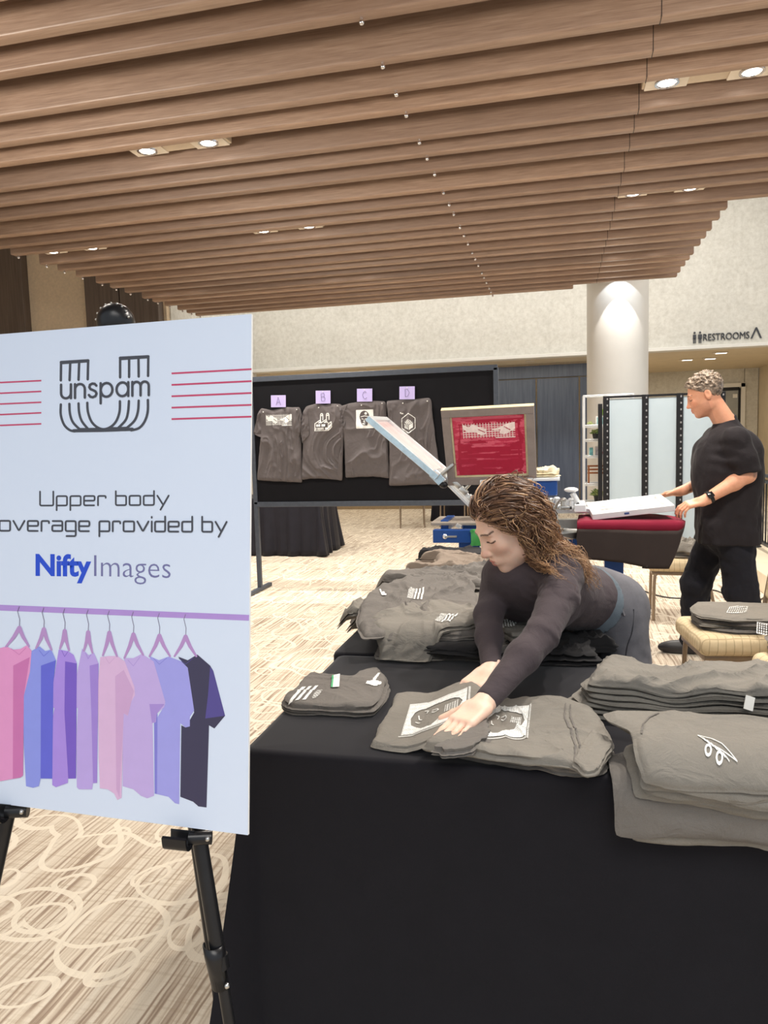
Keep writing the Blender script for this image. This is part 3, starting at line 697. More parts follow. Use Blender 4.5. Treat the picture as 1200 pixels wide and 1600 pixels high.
def holder(c, ax, name='poster_clip'):
    """J-shaped rest: a bent strip whose lip comes forward and up"""
    ax = ax.normalized(); prof = [(-.0, .010), (-.002, -.004), (-.010, -.013), (-.022, -.013), (-.030, -.005), (-.032, .012)]
    V, F = [], []; fw = Vector((0, -1, 0)); up = Vector((0, 0, 1)); prof = [(float(p[0]), float(p[1])) for p in spline([np.array(q) for q in prof], 4)]
    for s_ in (-1, 1):
        for (f, u) in prof: V.append(c+ax*s_*.023+fw*(-f)*1.0+up*u)
        for (f, u) in prof: V.append(c+ax*s_*.023+fw*(-f*.9-.001)+up*(u+.0025))
    n_ = len(prof)
    for i in range(n_-1):
        F += [(i, i+1, 2*n_+i+1, 2*n_+i), (n_+i, 3*n_+i, 3*n_+i+1, n_+i+1), (i, n_+i, n_+i+1, i+1), (2*n_+i, 2*n_+i+1, 3*n_+i+1, 3*n_+i)]
    F += [(0, 2*n_, 3*n_, n_), (n_-1, 2*n_-1, 4*n_-1, 3*n_-1)]
    h = MB().raw(V, F); h.cone(c+ax*.012+Vector((0, .0, -.002)), c+ax*.05+Vector((0, .014, -.004)), .012, .012, 14)
    o = h.build(name, M_easel, es, 50); MB().sphere(c+ax*.052+Vector((0, -.006, .004)), .0045, u=10, v=8).build('rivet', M_steel, o, 40); return o
hc = ppt(0, 0)
holder(p_uv(286, 1303)+Vector((0, -.002, -.004)), Vector((1, 0, 0))); holder(p_uv(2, 1262)+Vector((0, -.002, -.004)), Vector((1, 0, 0)))
RB = Rfoot; q = RA.lerp(RB, .24)
sl_ = MB(); dv = (RB-RA).normalized()
V, F = [], []
for j, t in enumerate((0, .02, .075)):
    for k in range(11):
        a = PI*(.0+1.0*k/10)+PI; rr = .019*(1-.25*(j == 2))
        V.append(q+dv*t+Vector((math.cos(a)*rr-.004, math.sin(a)*rr-.004, 0)))
for j in range(2):
    for k in range(10): F.append((j*11+k, j*11+k+1, (j+1)*11+k+1, (j+1)*11+k))
sl_.raw(V, F); o = sl_.build('spare_clip', M_easel, es, 60); o.modifiers.new('thick', 'SOLIDIFY').thickness = .0025
MB().sphere(RA.lerp(RB, .33)+Vector((.012, -.008, 0)), .0055, u=10, v=8).build('rivet', M_steel, o, 40)

# ------------------------------------------------------------------ skirted tables
M_cloth = fabric('black_tablecloth', srgb(27, 26, 31), var=.12, rough=.9, sheen=.22, weave=700)
def tablecloth(name, x0, x1, y0, y1, zt, label, group=None, flare=.05, folds=.02, seed=1, hem=.012, mat=None, nfreq=7, corner=.05, ymin=-99, ymax=99):
    rng = np.random.default_rng(seed); rad = .03
    per = []                                   # perimeter with rounded corners
    cs = [(x0+rad, y0+rad, 180), (x1-rad, y0+rad, 270), (x1-rad, y1-rad, 0), (x0+rad, y1-rad, 90)]
    pts = []; nor = []; cw = []
    for i, (cx, cy, a0) in enumerate(cs):
        for k in range(9):
            a = math.radians(a0+90*k/8); pts.append((cx+rad*math.cos(a), cy+rad*math.sin(a))); nor.append((math.cos(a), math.sin(a))); cw.append(1-abs(k-4)/5)
        nx, ny, _ = cs[(i+1) % 4]; a = math.radians(a0+90); s0 = (cx+rad*math.cos(a), cy+rad*math.sin(a)); e0 = (nx+rad*math.cos(a), ny+rad*math.sin(a))
        L = math.hypot(e0[0]-s0[0], e0[1]-s0[1]); m = max(4, int(L/.018))
        for k in range(1, m): 
            t = k/m; pts.append((s0[0]+(e0[0]-s0[0])*t, s0[1]+(e0[1]-s0[1])*t)); nor.append((math.cos(a), math.sin(a))); dd = min(t, 1-t)*L; cw.append(max(0, .2-dd)*1.0)
    P = np.array(pts); N = np.array(nor); cw = np.array(cw); n_ = len(P)
    s = np.r_[0, np.cumsum(np.linalg.norm(np.diff(P, axis=0), axis=1))]
    f1 = vnoise(np.c_[s*nfreq, s*0, s*0+seed], seed); f2 = vnoise(np.c_[s*nfreq*2.6, s*0, s*0+seed+5], seed+1)
    rows = []; D = [0, .004, .012, .03, .07, .13, .2, .28, .36, .44, .52, .6, .66, zt-hem]
    V = []
    for j, d in enumerate(D):
        t = d/(zt-hem); off = -.006+.006*min(1, d/.01)+flare*t**1.3*(.35+.65*cw)+folds*t**.8*(f1+.45*f2)*(1-.3*cw)+corner*cw*t
        lift = np.where(cw > .3, .02*(cw)*t**3, 0) if corner else 0
        Q = P+N*off[:, None]; Q[:, 1] = np.clip(Q[:, 1], ymin, ymax); V.append(np.c_[Q, np.full(n_, zt-d)+lift])
    cen = P.mean(0); top = [np.c_[cen+(P-N*.02-cen)*q_, np.full(n_, zt+.0015)] for q_ in (.02, .3, .6, .85, 1)]
    V = np.vstack(top+V); m = len(D)+len(top)
    F = [(i*n_+k, (i+1)*n_+k, (i+1)*n_+(k+1) % n_, i*n_+(k+1) % n_) for i in range(m-1) for k in range(n_)]
    F.append(tuple(range(n_))[::-1])
    o = pyobj(name, V, F, mat or M_cloth, None, 60); set_props(o, label, 'tablecloth', group); md = o.modifiers.new('thick', 'SOLIDIFY'); md.thickness = .002; md.offset = -1
    return recentre(o)
ZT = .76
tablecloth('tablecloth', -.705, 1.15, 1.497, 2.262, ZT, 'black floor-length tablecloth on the front table under the folding work', None, .02, .010, 3, .012, nfreq=4.5, corner=.13, ymax=2.268)
tablecloth('tablecloth', -.735, -.03, 2.278, 4.06, ZT-.002, 'black floor-length tablecloth on the table reaching back under the big shirt heap', None, .008, .008, 8, corner=.02, ymin=2.276)
M_satin = fabric('black_satin', srgb(34, 33, 40), var=.2, rough=.5, sheen=.04)
tablecloth('tablecloth', -4.9, -2.98, 8.95, 9.7, .75, 'shiny black pleated tablecloth on the far table behind the display board, left of two', None, .10, .045, 21, .01, M_satin, 9, .06)
tablecloth('tablecloth', -2.15, -.35, 12.75, 13.5, .75, 'black tablecloth on the farthest table, seen under the display board behind chairs', None, .06, .03, 22, .01, M_satin, 9, .04)

# ------------------------------------------------------------------ banquet chairs
n = NT('beige_plaid'); v = n.coord(); sp = n.new('ShaderNodeSeparateXYZ'); n.link(v, sp.inputs[0])
ln = [n.math('LESS_THAN', n.math('FRACT', n.math('MULTIPLY', n.math('ADD', sp.outputs[i], n.math('MULTIPLY', n.noise(v, 8, 1), .02)), 27)), .12) for i in (0, 1)]
n.link(n.mix(n.math('MULTIPLY', n.math('MAXIMUM', *ln), .55), n.ramp(n.noise(v, 12), [(.3, srgb(206, 184, 146)), (.7, srgb(226, 208, 172))]), srgb(158, 136, 104)), n.b.inputs['Base Color']); n.set(Roughness=.85); M_plaid = n.m
M_taupe = simple('taupe_tube', srgb(146, 128, 108), .38, .55, var=.08)
def chair(x, y, rz, label, z=0):
    t = thing('banquet_chair', label, 'chair', (x, y, z), rz, 'beige banquet chairs')
    me = MB().box((0, 0, .435), (.46, .47, .10), bev=.042, seg=5).build('seat', M_plaid, t, 60, world=False)
    MB().box((0, 0, .372), (.40, .41, .03), bev=.006).build('seat_frame', M_taupe, t, 40, world=False)
    for s in (-1, 1):
        MB().tube(spline([(s*.20, -.19, 0), (s*.195, -.185, .30), (s*.188, -.17, .365), (s*.16, -.12, .382), (s*.12, -.02, .382)], 6), .0125, 12).build('leg', M_taupe, t, 60, world=False)
        MB().tube(spline([(s*.20, .27, 0), (s*.20, .20, .36), (s*.20, .215, .55), (s*.195, .27, .90)], 6), .0125, 12).build('leg', M_taupe, t, 60, world=False)
    MB().box((0, .255, .745), (.40, .055, .34), Matrix.Rotation(-.14, 3, 'X'), .025, 4).build('backrest', M_plaid, t, 60, world=False)
    return t
chair(.845, 3.92, -PI/2+.12, 'beige banquet chair stacked with folded grey shirts, nearest the front table')
chair(1.02, 4.05, -.35, 'beige banquet chair half hidden behind the nearer chair') if False else None
chair(.90, 6.16, -PI/2-.05, 'beige banquet chair behind the printing press with a grey garment on it')
chair(-2.42, 12.2, PI+.2, 'beige banquet chair under the display board, left of the far table chairs')
chair(-1.72, 12.3, PI, 'beige banquet chair under the display board, middle of the far table chairs')
chair(-1.05, 12.3, PI-.1, 'beige banquet chair under the display board, right of the far table chairs')

# ------------------------------------------------------------------ display board with the sample shirts
BY = 6.75
M_bframe = simple('board_frame', srgb(70, 76, 86), .45, .3)
M_bpanel = fabric('black_felt', srgb(20, 20, 24), sheen=.04)
db = thing('display_board', 'wide black display board on dark legs holding four sample T-shirts', 'board', (-1.72, BY+.03, 0))
bx0, bx1, bz0, bz1 = -2.90, -.55, .862, 2.07
MB().box(((bx0+bx1)/2, BY+.03, (bz0+bz1)/2), (bx1-bx0-.02, .024, bz1-bz0-.02)).build('felt_panel', M_bpanel, db)
b = MB()
for z in (bz0, bz1): b.box(((bx0+bx1)/2, BY+.03, z), (bx1-bx0+.03, .045, .05), bev=.004)
for x in (bx0, bx1): b.box((x, BY+.03, (bz0+bz1)/2), (.045, .045, bz1-bz0), bev=.004)
b.build('frame', M_bframe, db)
for x in (bx0, bx1):
    MB().box((x, BY+.03, .43), (.042, .042, .86), bev=.004).build('leg', M_bframe, db)
    MB().box((x, BY-.02, .02), (.045, .62, .035), bev=.006).build('foot', M_bframe, db)
M_hung = fabric('pepper_cotton', srgb(98, 92, 92), var=.10, sheen=.04, wrinkle=.5, wscale=9)
c4 = lambda pts: [(380+x*.15, 600+y*.15) for x, y in pts]
c5 = lambda pts: [(520+x*.15, 590+y*.15) for x, y in pts]
YS = BY-.012
def onboard(px, py, Y=YS): p = py_(px, py, Y); return (p.x, p.z)
HMAT = Matrix(((1, 0, 0, 0), (0, 0, -1, YS+.015), (0, 1, 0, 0), (0, 0, 0, 1)))       # local (x, z-up, thickness) -> world
def hung(out, label, seed, center=None):
    P = [onboard(*p) for p in out]
    sl = Slab(P, 0, .020, seed, .020, 4.2, 1, 170, 34, .002, 1, ang=PI/2-.1, center=center)
    x0 = np.mean([p[0] for p in P]); zb = min(p[1] for p in P)
    t = thing('sample_shirt', label, 't-shirt', (x0, YS, zb), 0, 'sample shirts on the display board')
    cloth_obj('shirt_body', sl, M_hung, t, HMAT)
    for k in (0, 1):
        px = sorted(P, key=lambda p: p[1])[-3:]; q = (min(px)[0]+.03, max(p[1] for p in P)-.03) if k == 0 else (max(px)[0]-.02, max(p[1] for p in P)-.02)
        MB().sphere((q[0], YS-.022, q[1]-.01), .006, u=8, v=6).build('pin', M_white, t, 40)
    return t, sl
def hprint(t, sl, a, b, mask, nu, nv, name='shirt_print'):
    (xa, za), (xb, zb) = onboard(*a), onboard(*b)
    return decal(name, mask, (xa, zb), (xb-xa, 0), (0, za-zb), nu, nv, M_ink, t, sl.top, .003, HMAT)
OA = c4([(185, 250), (300, 280), (440, 240), (585, 238), (612, 330), (615, 470), (604, 525), (594, 545), (608, 700), (612, 1028), (380, 1015), (140, 1003), (160, 760), (182, 535), (112, 522), (140, 400), (165, 280)])
OB = c4([(655, 235), (760, 205), (850, 218), (900, 200), (1010, 210), (1030, 230), (1045, 500), (1035, 700), (1030, 1008), (880, 990), (700, 985), (610, 1000), (610, 900), (620, 600), (600, 480), (625, 290)])
OC = c5([(85, 300), (160, 270), (270, 252), (400, 240), (540, 250), (555, 280), (565, 600), (585, 1045), (420, 1030), (230, 1035), (130, 1048), (118, 700), (95, 480)])
OD = c5([(560, 245), (700, 232), (870, 222), (1010, 210), (1025, 240), (1045, 480), (1085, 760), (1125, 1000), (1120, 1110), (900, 1115), (585, 1125), (590, 760), (575, 450)])
def mask_grid(U, V):
    g = (np.mod(U*18, 1) < .22) | (np.mod(V*7, 1) < .22)
    h1 = m_poly(U, V, [(0, .95), (.12, .75), (.2, .95), (.34, .72), (.46, .62), (.46, .3), (.36, .2), (.22, .45), (.1, .42), (0, .7)])
    h2 = m_poly(U, V, [(1, .98), (.86, .9), (.72, .7), (.55, .56), (.62, .5), (.72, .52), (.7, .3), (.78, .2), (.86, .3), (1, .55)])
    lines = m_seg(U, V, (.3, .6), (.42, .4), .012, .45) | m_seg(U, V, (.8, .7), (.9, .5), .012, .45)
    return ((g & (V > .06)) | h1 | h2 | ((V < .05) & (U > .62))) & ~lines
def mask_factory(U, V):
    w = .022; r = np.zeros(U.shape, bool)
    r |= m_line(U, V, [(.03, .03), (.03, .42), (.35, .62), (.38, .45), (.68, .64), (.72, .48), (.82, .42), (.95, .50), (.97, .22), (.78, .03)], w, 1, True)
    r |= m_line(U, V, [(.78, .03), (.78, .38), (.95, .5)], w)
    for cx in (.42, .76):
        r |= m_line(U, V, [(cx-.07, .6), (cx-.07, .88), (cx-.04, .96), (cx+.04, .96), (cx+.07, .88), (cx+.07, .62)], w); r |= np.hypot(U-cx, V-.86) < .04
    for x0 in (.12, .24): r |= (U > x0) & (U < x0+.1) & (V > .26) & (V < .38)
    r |= (U > .42) & (U < .62) & (V > .26) & (V < .38)
    r |= (U > .08) & (U < .55) & (V > .08) & (V < .2) & (np.mod(U*22, 1) < .6)
    r |= (U > .6) & (U < .74) & (V > .08) & (V < .2); r |= m_poly(U, V, [(.2, .44), (.34, .56), (.36, .44)]) | m_poly(U, V, [(.52, .46), (.66, .58), (.68, .46)])
    r |= m_poly(U, V, [(.82, .14), (.92, .24), (.92, .4), (.82, .3)])
    return r
def mask_face(U, V):
    rect = (U > .02) & (U < .98) & (V > .03) & (V < .97) & ~((np.minimum(U, 1-U) < .08) & (np.minimum(V, 1-V) < .08) & (np.hypot(np.minimum(U, 1-U)-.08, np.minimum(V, 1-V)-.08) > .07))
    head = (np.hypot((U-.48)/.27, (V-.62)/.30) < 1) | m_poly(U, V, [(.25, .6), (.27, .36), (.36, .2), (.62, .16), (.72, .4), (.74, .6)])
    lit = m_line(U, V, [(.33, .52), (.40, .5)], .02) | m_line(U, V, [(.52, .5), (.62, .52)], .02) | m_line(U, V, [(.47, .46), (.44, .36), (.5, .35)], .018) | m_line(U, V, [(.38, .27), (.5, .25)], .02) | (np.hypot(U-.56, V-.78) < .07) | m_line(U, V, [(.28, .62), (.5, .66), (.70, .62)], .018)
    return rect & (~head | lit)
def mask_hex(U, V):
    hx = [(.52+.46*math.cos(math.radians(a)), .46+.46*math.sin(math.radians(a))) for a in (30, 90, 150, 210, 270, 330)]
    r = m_line(U, V, hx, .018, 1, True)
    r |= m_poly(U, V, [(.25, .5), (.52, .38), (.78, .5), (.5, .66)]) & ~(np.mod((U+V)*9, 1) < .35)
    r |= m_poly(U, V, [(.25, .48), (.5, .36), (.5, .14), (.27, .26)]) & (np.mod(V*14+U*5, 1) < .6) | m_poly(U, V, [(.54, .36), (.78, .48), (.78, .26), (.54, .14)])
    for x in (.05, .12, .19): r |= np.hypot(U-x, V-.93-.02*math.sin(x*30)) < .035
    return r
t, sl = hung(OA, 'grey sample T-shirt with grid panel print under card A, leftmost on board', 31); hprint(t, sl, c4([(240, 320)])[0], c4([(514, 432)])[0], mask_grid, 90, 36)
t, sl = hung(OB, 'grey sample T-shirt with white factory print under card B', 32); hprint(t, sl, c4([(742, 305)])[0], c4([(938, 488)])[0], mask_factory, 70, 66)
t, sl = hung(OC, 'grey sample T-shirt with square face print under card C, behind raised screen', 33); hprint(t, sl, c5([(242, 332)])[0], c5([(434, 532)])[0], mask_face, 64, 66)
t, sl = hung(OD, 'grey sample T-shirt with white hexagon print under card D, rightmost on board', 34); hprint(t, sl, c5([(700, 358)])[0], c5([(878, 576)])[0], mask_hex, 60, 72)
def flap(t, out, seed):
    sl = Slab([onboard(*p) for p in out], .014, .014, seed, .016, 11, 1, 70, 14, .003, 1, ang=PI/2-.3); cloth_obj('sleeve', sl, M_hung, t, HMAT)
for t_ in [o for o in bpy.data.objects if o.name.startswith('sample_shirt')]:
    L_ = t_['label']
    if 'card A' in L_: flap(t_, c4([(185, 262), (165, 290), (140, 400), (110, 522), (192, 526), (198, 400), (196, 300)]), 61); flap(t_, c4([(588, 242), (612, 330), (617, 470), (602, 527), (543, 505), (556, 400), (575, 300)]), 62)
    if 'card B' in L_: flap(t_, c4([(658, 240), (625, 290), (602, 480), (618, 620), (700, 540), (690, 400), (672, 300)]), 63); flap(t_, c4([(1012, 215), (1032, 235), (1047, 500), (1034, 1004), (985, 990), (1012, 600), (1000, 400)]), 64)
    if 'card C' in L_: flap(t_, c5([(85, 300), (155, 275), (140, 420), (118, 640), (95, 480)]), 65)
M_card = simple('lilac_card', srgb(196, 184, 236), .6, var=.02)
for L, f, a, b_ in (('A', c4, (283, 120), (442, 238)), ('B', c4, (750, 72), (908, 200)), ('C', c5, (247, 118), (410, 246)), ('D', c5, (690, 95), (853, 222))):
    (xa, za), (xb, zb) = onboard(*f([a])[0], BY-.03), onboard(*f([b_])[0], BY-.03)
    t = thing('letter_card', 'small lilac card lettered %s pinned above a sample shirt' % L, 'card', ((xa+xb)/2, BY-.03, zb), 0, 'lettered cards on the display board')
    MB().box(((xa+xb)/2, BY-.02, (za+zb)/2), (xb-xa, .004, za-zb), Matrix.Rotation(.03, 3, 'Y')).build('card', M_card, t)
    LS = {'A': [[(0, 0), (.5, 1), (1, 0)], [(.2, .38), (.8, .38)]], 'B': [[(.1, 0), (.1, 1), (.7, 1), (.85, .78), (.7, .54), (.1, .54)], [(.7, .54), (.95, .28), (.75, 0), (.1, 0)]],
          'C': [[(.9, .85), (.6, 1), (.25, .85), (.05, .5), (.25, .12), (.6, 0), (.95, .18)]], 'D': [[(.1, 0), (.1, 1), (.6, .95), (.95, .5), (.6, .05), (.1, 0)]]}[L]
    m = MB(); cx, cz, hs = (xa+xb)/2-.022, (za+zb)/2-.035, .07
    for st in LS: m.tube([(cx+q[0]*.045, BY-.0225, cz+q[1]*hs) for q in st], .0022, 6)
    m.build('pen_letter', simple('pen_grey', srgb(110, 100, 150), .6), t)
    MB().sphere(((xa+xb)/2, BY-.025, za-.012), .005, u=8, v=6).build('pin', M_white, t, 40)
# ================================================================== SHIRTS ON THE TABLES
M_shirt = fabric('pepper_jersey', srgb(132, 127, 119), var=.08, sheen=.04, wrinkle=.55)
M_shirt2 = fabric('pepper_jersey_dark', srgb(116, 111, 106), var=.08, sheen=.04, wrinkle=.55)
M_tan = fabric('taupe_jersey', srgb(142, 128, 115), var=.08, sheen=.04, wrinkle=.5)
M_blk = fabric('black_jersey', srgb(44, 43, 44), var=.15, sheen=.04)
TZ = .7622
CNT = ['bottom', 'second from the bottom', 'third from the bottom', 'fourth from the bottom', 'fifth from the bottom', 'sixth from the bottom', 'seventh from the bottom', 'eighth from the bottom', 'ninth from the bottom']
def at_px(pts, z): return [tuple(pz(x, y, z)[:2]) for x, y in pts]
def shirt(label, out, z0, th, seed, mat=None, group=None, warp=None, name='folded_shirt', **kw):
    sl = Slab(out, z0, th, seed, **kw)
    V = sl.V if warp is None else warp(sl.V)
    c = V.mean(0); zb = V[:, 2].min()
    t = thing(name, label, 'shirt', (c[0], c[1], zb), 0, group)
    cloth_obj('shirt_fabric', sl, mat or M_shirt, t, warp=warp)
    return t, sl
def on(t, sl, name, mask, o, du, dv, nu, nv, mat=None, warp=None, lift=.002): return decal(name, mask, o, du, dv, nu, nv, mat or M_ink, t, sl.top, lift, warp=warp)
def pxq(a, b, d, z):
    """origin and edge vectors from three photo pixels lying at height z"""
    A, B, D = pz(*a, z), pz(*b, z), pz(*d, z); return (A.x, A.y), (B.x-A.x, B.y-A.y), (D.x-A.x, D.y-A.y)
# (a) folded shirt with tag, left
out = at_px([(439, 1094), (452, 1084), (480, 1056), (520, 1058), (555, 1060), (572, 1050), (590, 1046), (605, 1058), (607, 1066), (597, 1095), (586, 1108), (553, 1110), (500, 1107), (455, 1105)], TZ+.02)
t, sl = shirt("folded grey shirt with green and white tag, alone at front table's left", out, TZ, .030, 41, M_shirt2, layers=3, amp=.005, freq=7, soft=1)
on(t, sl, 'striped_print', lambda U, V: (np.mod(U*4.2, 1) < .55) & (U < .72) | ((U > .74) & (np.hypot((U-.86)/.12, (V-.35)/.3) < 1) & (np.mod(U*30+V*8, 1) < .5)), *pxq((450, 1094), (495, 1090), (472, 1072), TZ+.034), 50, 34)
on(t, sl, 'size_tag', lambda U, V: U > .22, *pxq((517, 1074), (530, 1073), (519, 1057), TZ+.034), 18, 18, lift=.004)
on(t, sl, 'green_tag_edge', lambda U, V: U < .22, *pxq((517, 1074), (530, 1073), (519, 1057), TZ+.034), 18, 18, simple('tag_green', srgb(60, 170, 110), .5), lift=.004)
on(t, sl, 'neck_print', lambda U, V: m_line(U, V, [(.05, .25), (.4, .3), (.55, .95), (.45, .3), (.95, .2), (.75, .05), (.05, .25)], .09), *pxq((570, 1073), (594, 1073), (580, 1052), TZ+.034), 26, 26)
# (c) shirts under her hands
out = at_px([(689, 1180), (700, 1160), (760, 1140), (900, 1140), (948, 1160), (958, 1182), (938, 1214), (900, 1216), (830, 1203), (750, 1192)], TZ)
t, sl = shirt('lower grey shirt of the pair under her hands, edge showing', out, TZ, .020, 42, M_shirt2, 'pair of shirts being folded', layers=2, amp=.003)
z1 = TZ+.021
out = at_px([(657, 1167), (700, 1173), (760, 1181), (850, 1192), (893, 1195), (906, 1200), (916, 1210), (934, 1207), (957, 1163), (945, 1130), (925, 1104), (890, 1093), (840, 1090), (790, 1091), (745, 1098), (690, 1140)], z1+.012)
t, sl = shirt('upper grey shirt of the pair under her hands, with white face panel', out, z1, .017, 43, M_shirt, 'pair of shirts being folded', layers=1, amp=.009, freq=5, soft=1)
def mask_profile(U, V):
    """halftone panel with a bald head seen from the side and a stitched border"""
    half = ((np.mod(U*46, 1)-.5)**2+(np.mod(V*46, 1)-.5)**2 < .36-.12*np.abs(V-.5))
    head = m_poly(U, V, [(.10, .50), (.13, .30), (.22, .22), (.30, .12), (.45, .10), (.55, .22), (.72, .24), (.85, .36), (.90, .52), (.84, .70), (.68, .80), (.45, .82), (.25, .78), (.14, .68)])
    ln = m_line(U, V, [(.30, .70), (.36, .66), (.34, .60)], .010) | m_line(U, V, [(.42, .62), (.50, .60), (.52, .54), (.46, .52), (.42, .56)], .009) | m_line(U, V, [(.22, .56), (.24, .46), (.28, .42)], .009) | m_line(U, V, [(.20, .38), (.26, .34)], .009)
    ln |= m_line(U, V, [(.10, .50), (.13, .30), (.22, .22), (.30, .12), (.45, .10), (.55, .22), (.72, .24), (.85, .36), (.90, .52), (.84, .70), (.68, .80), (.45, .82), (.25, .78), (.14, .68)], .009, 1, True)
    ln |= (np.abs(U-.72) < .10) & (np.abs(V-.50) < .12) & ((np.mod(U*26, 1) < .28) | (np.mod(V*20, 1) < .28))
    edge = ((U > .965) | (V < .03)) & (np.mod((U+V)*40, 1) < .6)
    return (half & ~head & (U > .03) & (U < .95) & (V > .05) & (V < .97)) | ln | edge
on(t, sl, 'face_print', mask_profile, *pxq((742, 1158), (825, 1151), (757, 1104), z1+.022), 120, 90, lift=.002)
sv = Slab(at_px([(894, 1194), (906, 1168), (926, 1140), (958, 1164), (935, 1208), (915, 1212)], z1+.02), z1+.0125, .011, 47, .004, 12, 1, 70, 14, .003, 1); cloth_obj('sleeve', sv, M_shirt, t)
def mask_collar(U, V): return np.abs(np.hypot((U-.1)/.75, (V-.5)/.52)-1) < .05
on(t, sl, 'collar_seam', lambda U, V: m_line(U, V, [(.1, .98), (.05, .8), (.3, .5), (.45, .25), (.4, .02)], .03) | m_line(U, V, [(.3, .95), (.28, .8), (.5, .5), (.62, .25), (.55, .02)], .03), *pxq((880, 1190), (925, 1190), (880, 1105), z1+.02), 40, 70, M_shirt2, lift=.002)
# (b) the shirt she is smoothing
z2 = TZ
out = at_px([(577, 1162), (598, 1125), (619, 1082), (640, 1080), (665, 1082), (716, 1076), (742, 1082), (760, 1100), (764, 1122), (752, 1140), (715, 1158), (690, 1166), (655, 1171), (615, 1168)], z2+.012)
bs = lambda xy: TZ+np.clip((xy[:, 0]+.33)/.10, 0, 1)*.036
t, sl = shirt('grey shirt she is smoothing flat, printed with a head on a white halftone panel', out, z2, .014, 44, M_shirt, None, layers=1, amp=.004, freq=4, soft=1, base=bs)
SMOOTH = (t, sl)
on(t, sl, 'head_print', mask_profile, *pxq((622, 1154), (733, 1147), (638, 1100), z2+.016), 150, 100, lift=.002)
out = at_px([(672, 1173), (712, 1158), (744, 1136), (760, 1124), (767, 1138), (764, 1157), (740, 1172), (706, 1178)], z2+.045)
sb = Slab(out, z2+.034, .020, 45, .006, 9, 2, 80, 14, .006, 1); cloth_obj('folded_sleeve', sb, M_shirt2, t)
# (d) tall stack draping over the front edge, right
NL = 8
for i in range(NL):
    z0 = TZ+i*.0112; R = .034+.0112*i; yb = 1.502
    ext = [R*1.5+.080, R*1.5+.066, R*1.50, R*1.34, R*1.23, R*1.13, R*1.04, R*.95][i]
    xl = [.128, .100, .132, .150, .150, .150, .150, .146][i]; rs = np.random.default_rng(70+i)
    xr = .80; ye = yb-ext; yt = [1.62, 1.61, 1.635, 1.62, 1.64, 1.625, 1.635, 1.65][i]
    el = yb-(R*.95+.004*(NL-1-i)) if 2 <= i < NL-1 else ye
    out = [(xl+rs.uniform(-.004, .008), el), (.19, .6*el+.4*ye), (.26, .25*el+.75*ye), (.36, ye+rs.uniform(-.004, .004)), (.50, ye+rs.uniform(-.004, .004)), (xr, ye), (xr, yt), (.45, yt-.006), (.28, yt), (xl+.05, yt-.006), (xl+.01, yt-.03), (xl-.008, 1.56), (xl-.004, 1.52)]
    if i == NL-1: out = [(xl, ye), (.30, ye+.006), (.48, ye-.004), (xr, ye-.004), (xr, yt-.03), (.45, yt-.012), (.24, yt), (.17, yt), (.12, yt-.01), (.085, yt-.03), (.10, yt-.065), (.135, 1.545)]
    def warp(V, R=R, yb=yb, z0=z0, i=i):
        V = V.copy(); d = np.clip(yb-V[:, 1], 0, None); a = np.minimum(d/R, 1.50); rest = d-a*R
        zz = V[:, 2]-z0; rr = R+zz; m = d > 0
        sag = (.008*np.sin((V[:, 0]-.15)*7.0+.5*i)+.004*np.sin(V[:, 0]*23+1.7*i))*np.clip(d/.1, 0, 1)
        V[m, 1] = (yb-np.sin(a)*rr-np.cos(a)*rest)[m]; V[m, 2] = (z0-R+np.cos(a)*rr-np.sin(a)*rest)[m]+sag[m]; return V
    lab = 'grey shirt in stack draped over front edge, ' + (CNT[i] if i < NL-1 else 'topmost, with white wing print')
    t, sl = shirt(lab, out, z0, .0086 if i < NL-1 else .0115, 50+i, M_shirt2 if i == 1 else M_shirt, 'stack of shirts over the front edge', warp, layers=1, amp=.004 if i < NL-1 else .006, freq=4.5, soft=1, n=170, rings=26, ang=.4, center=(.42, 1.56))
    if i == NL-1:
        def mask_wing(U, V):
            r = m_line(U, V, [(0, .98), (.35, .82), (.62, .62), (1, .1), (.6, .42), (.3, .62), (0, .98)], .008, .5)
            for k in range(7): r |= m_seg(U, V, (.05+.1*k, .93-.1*k), (.20+.1*k, .72-.1*k), .008, .5)
            for c in ((.28, .42), (.56, .22)): r |= (np.abs(np.hypot((U-c[0])/.07, (V-c[1])/.14)-1) < .3)
            return r
        on(t, sl, 'wing_print', mask_wing, *pxq((1088, 1168), (1152, 1170), (1090, 1142), .862), 150, 80, warp=warp, lift=.0025)
        on(t, sl, 'sleeve_seam', lambda U, V: m_line(U, V, [(.1, .05), (.25, .4), (.55, .75), (.95, .95)], .03), (.150, 1.50), (.055, 0), (0, .13), 30, 50, M_shirt2, warp=warp, lift=.0022)
    if i == 0:
        on(t, sl, 'care_label', lambda U, V: m_line(U, V, [(.5, .95), (.6, .5), (.4, .1)], .2), (.155, yb-ext+.02), (.006, 0), (0, .014), 6, 12, warp=warp)
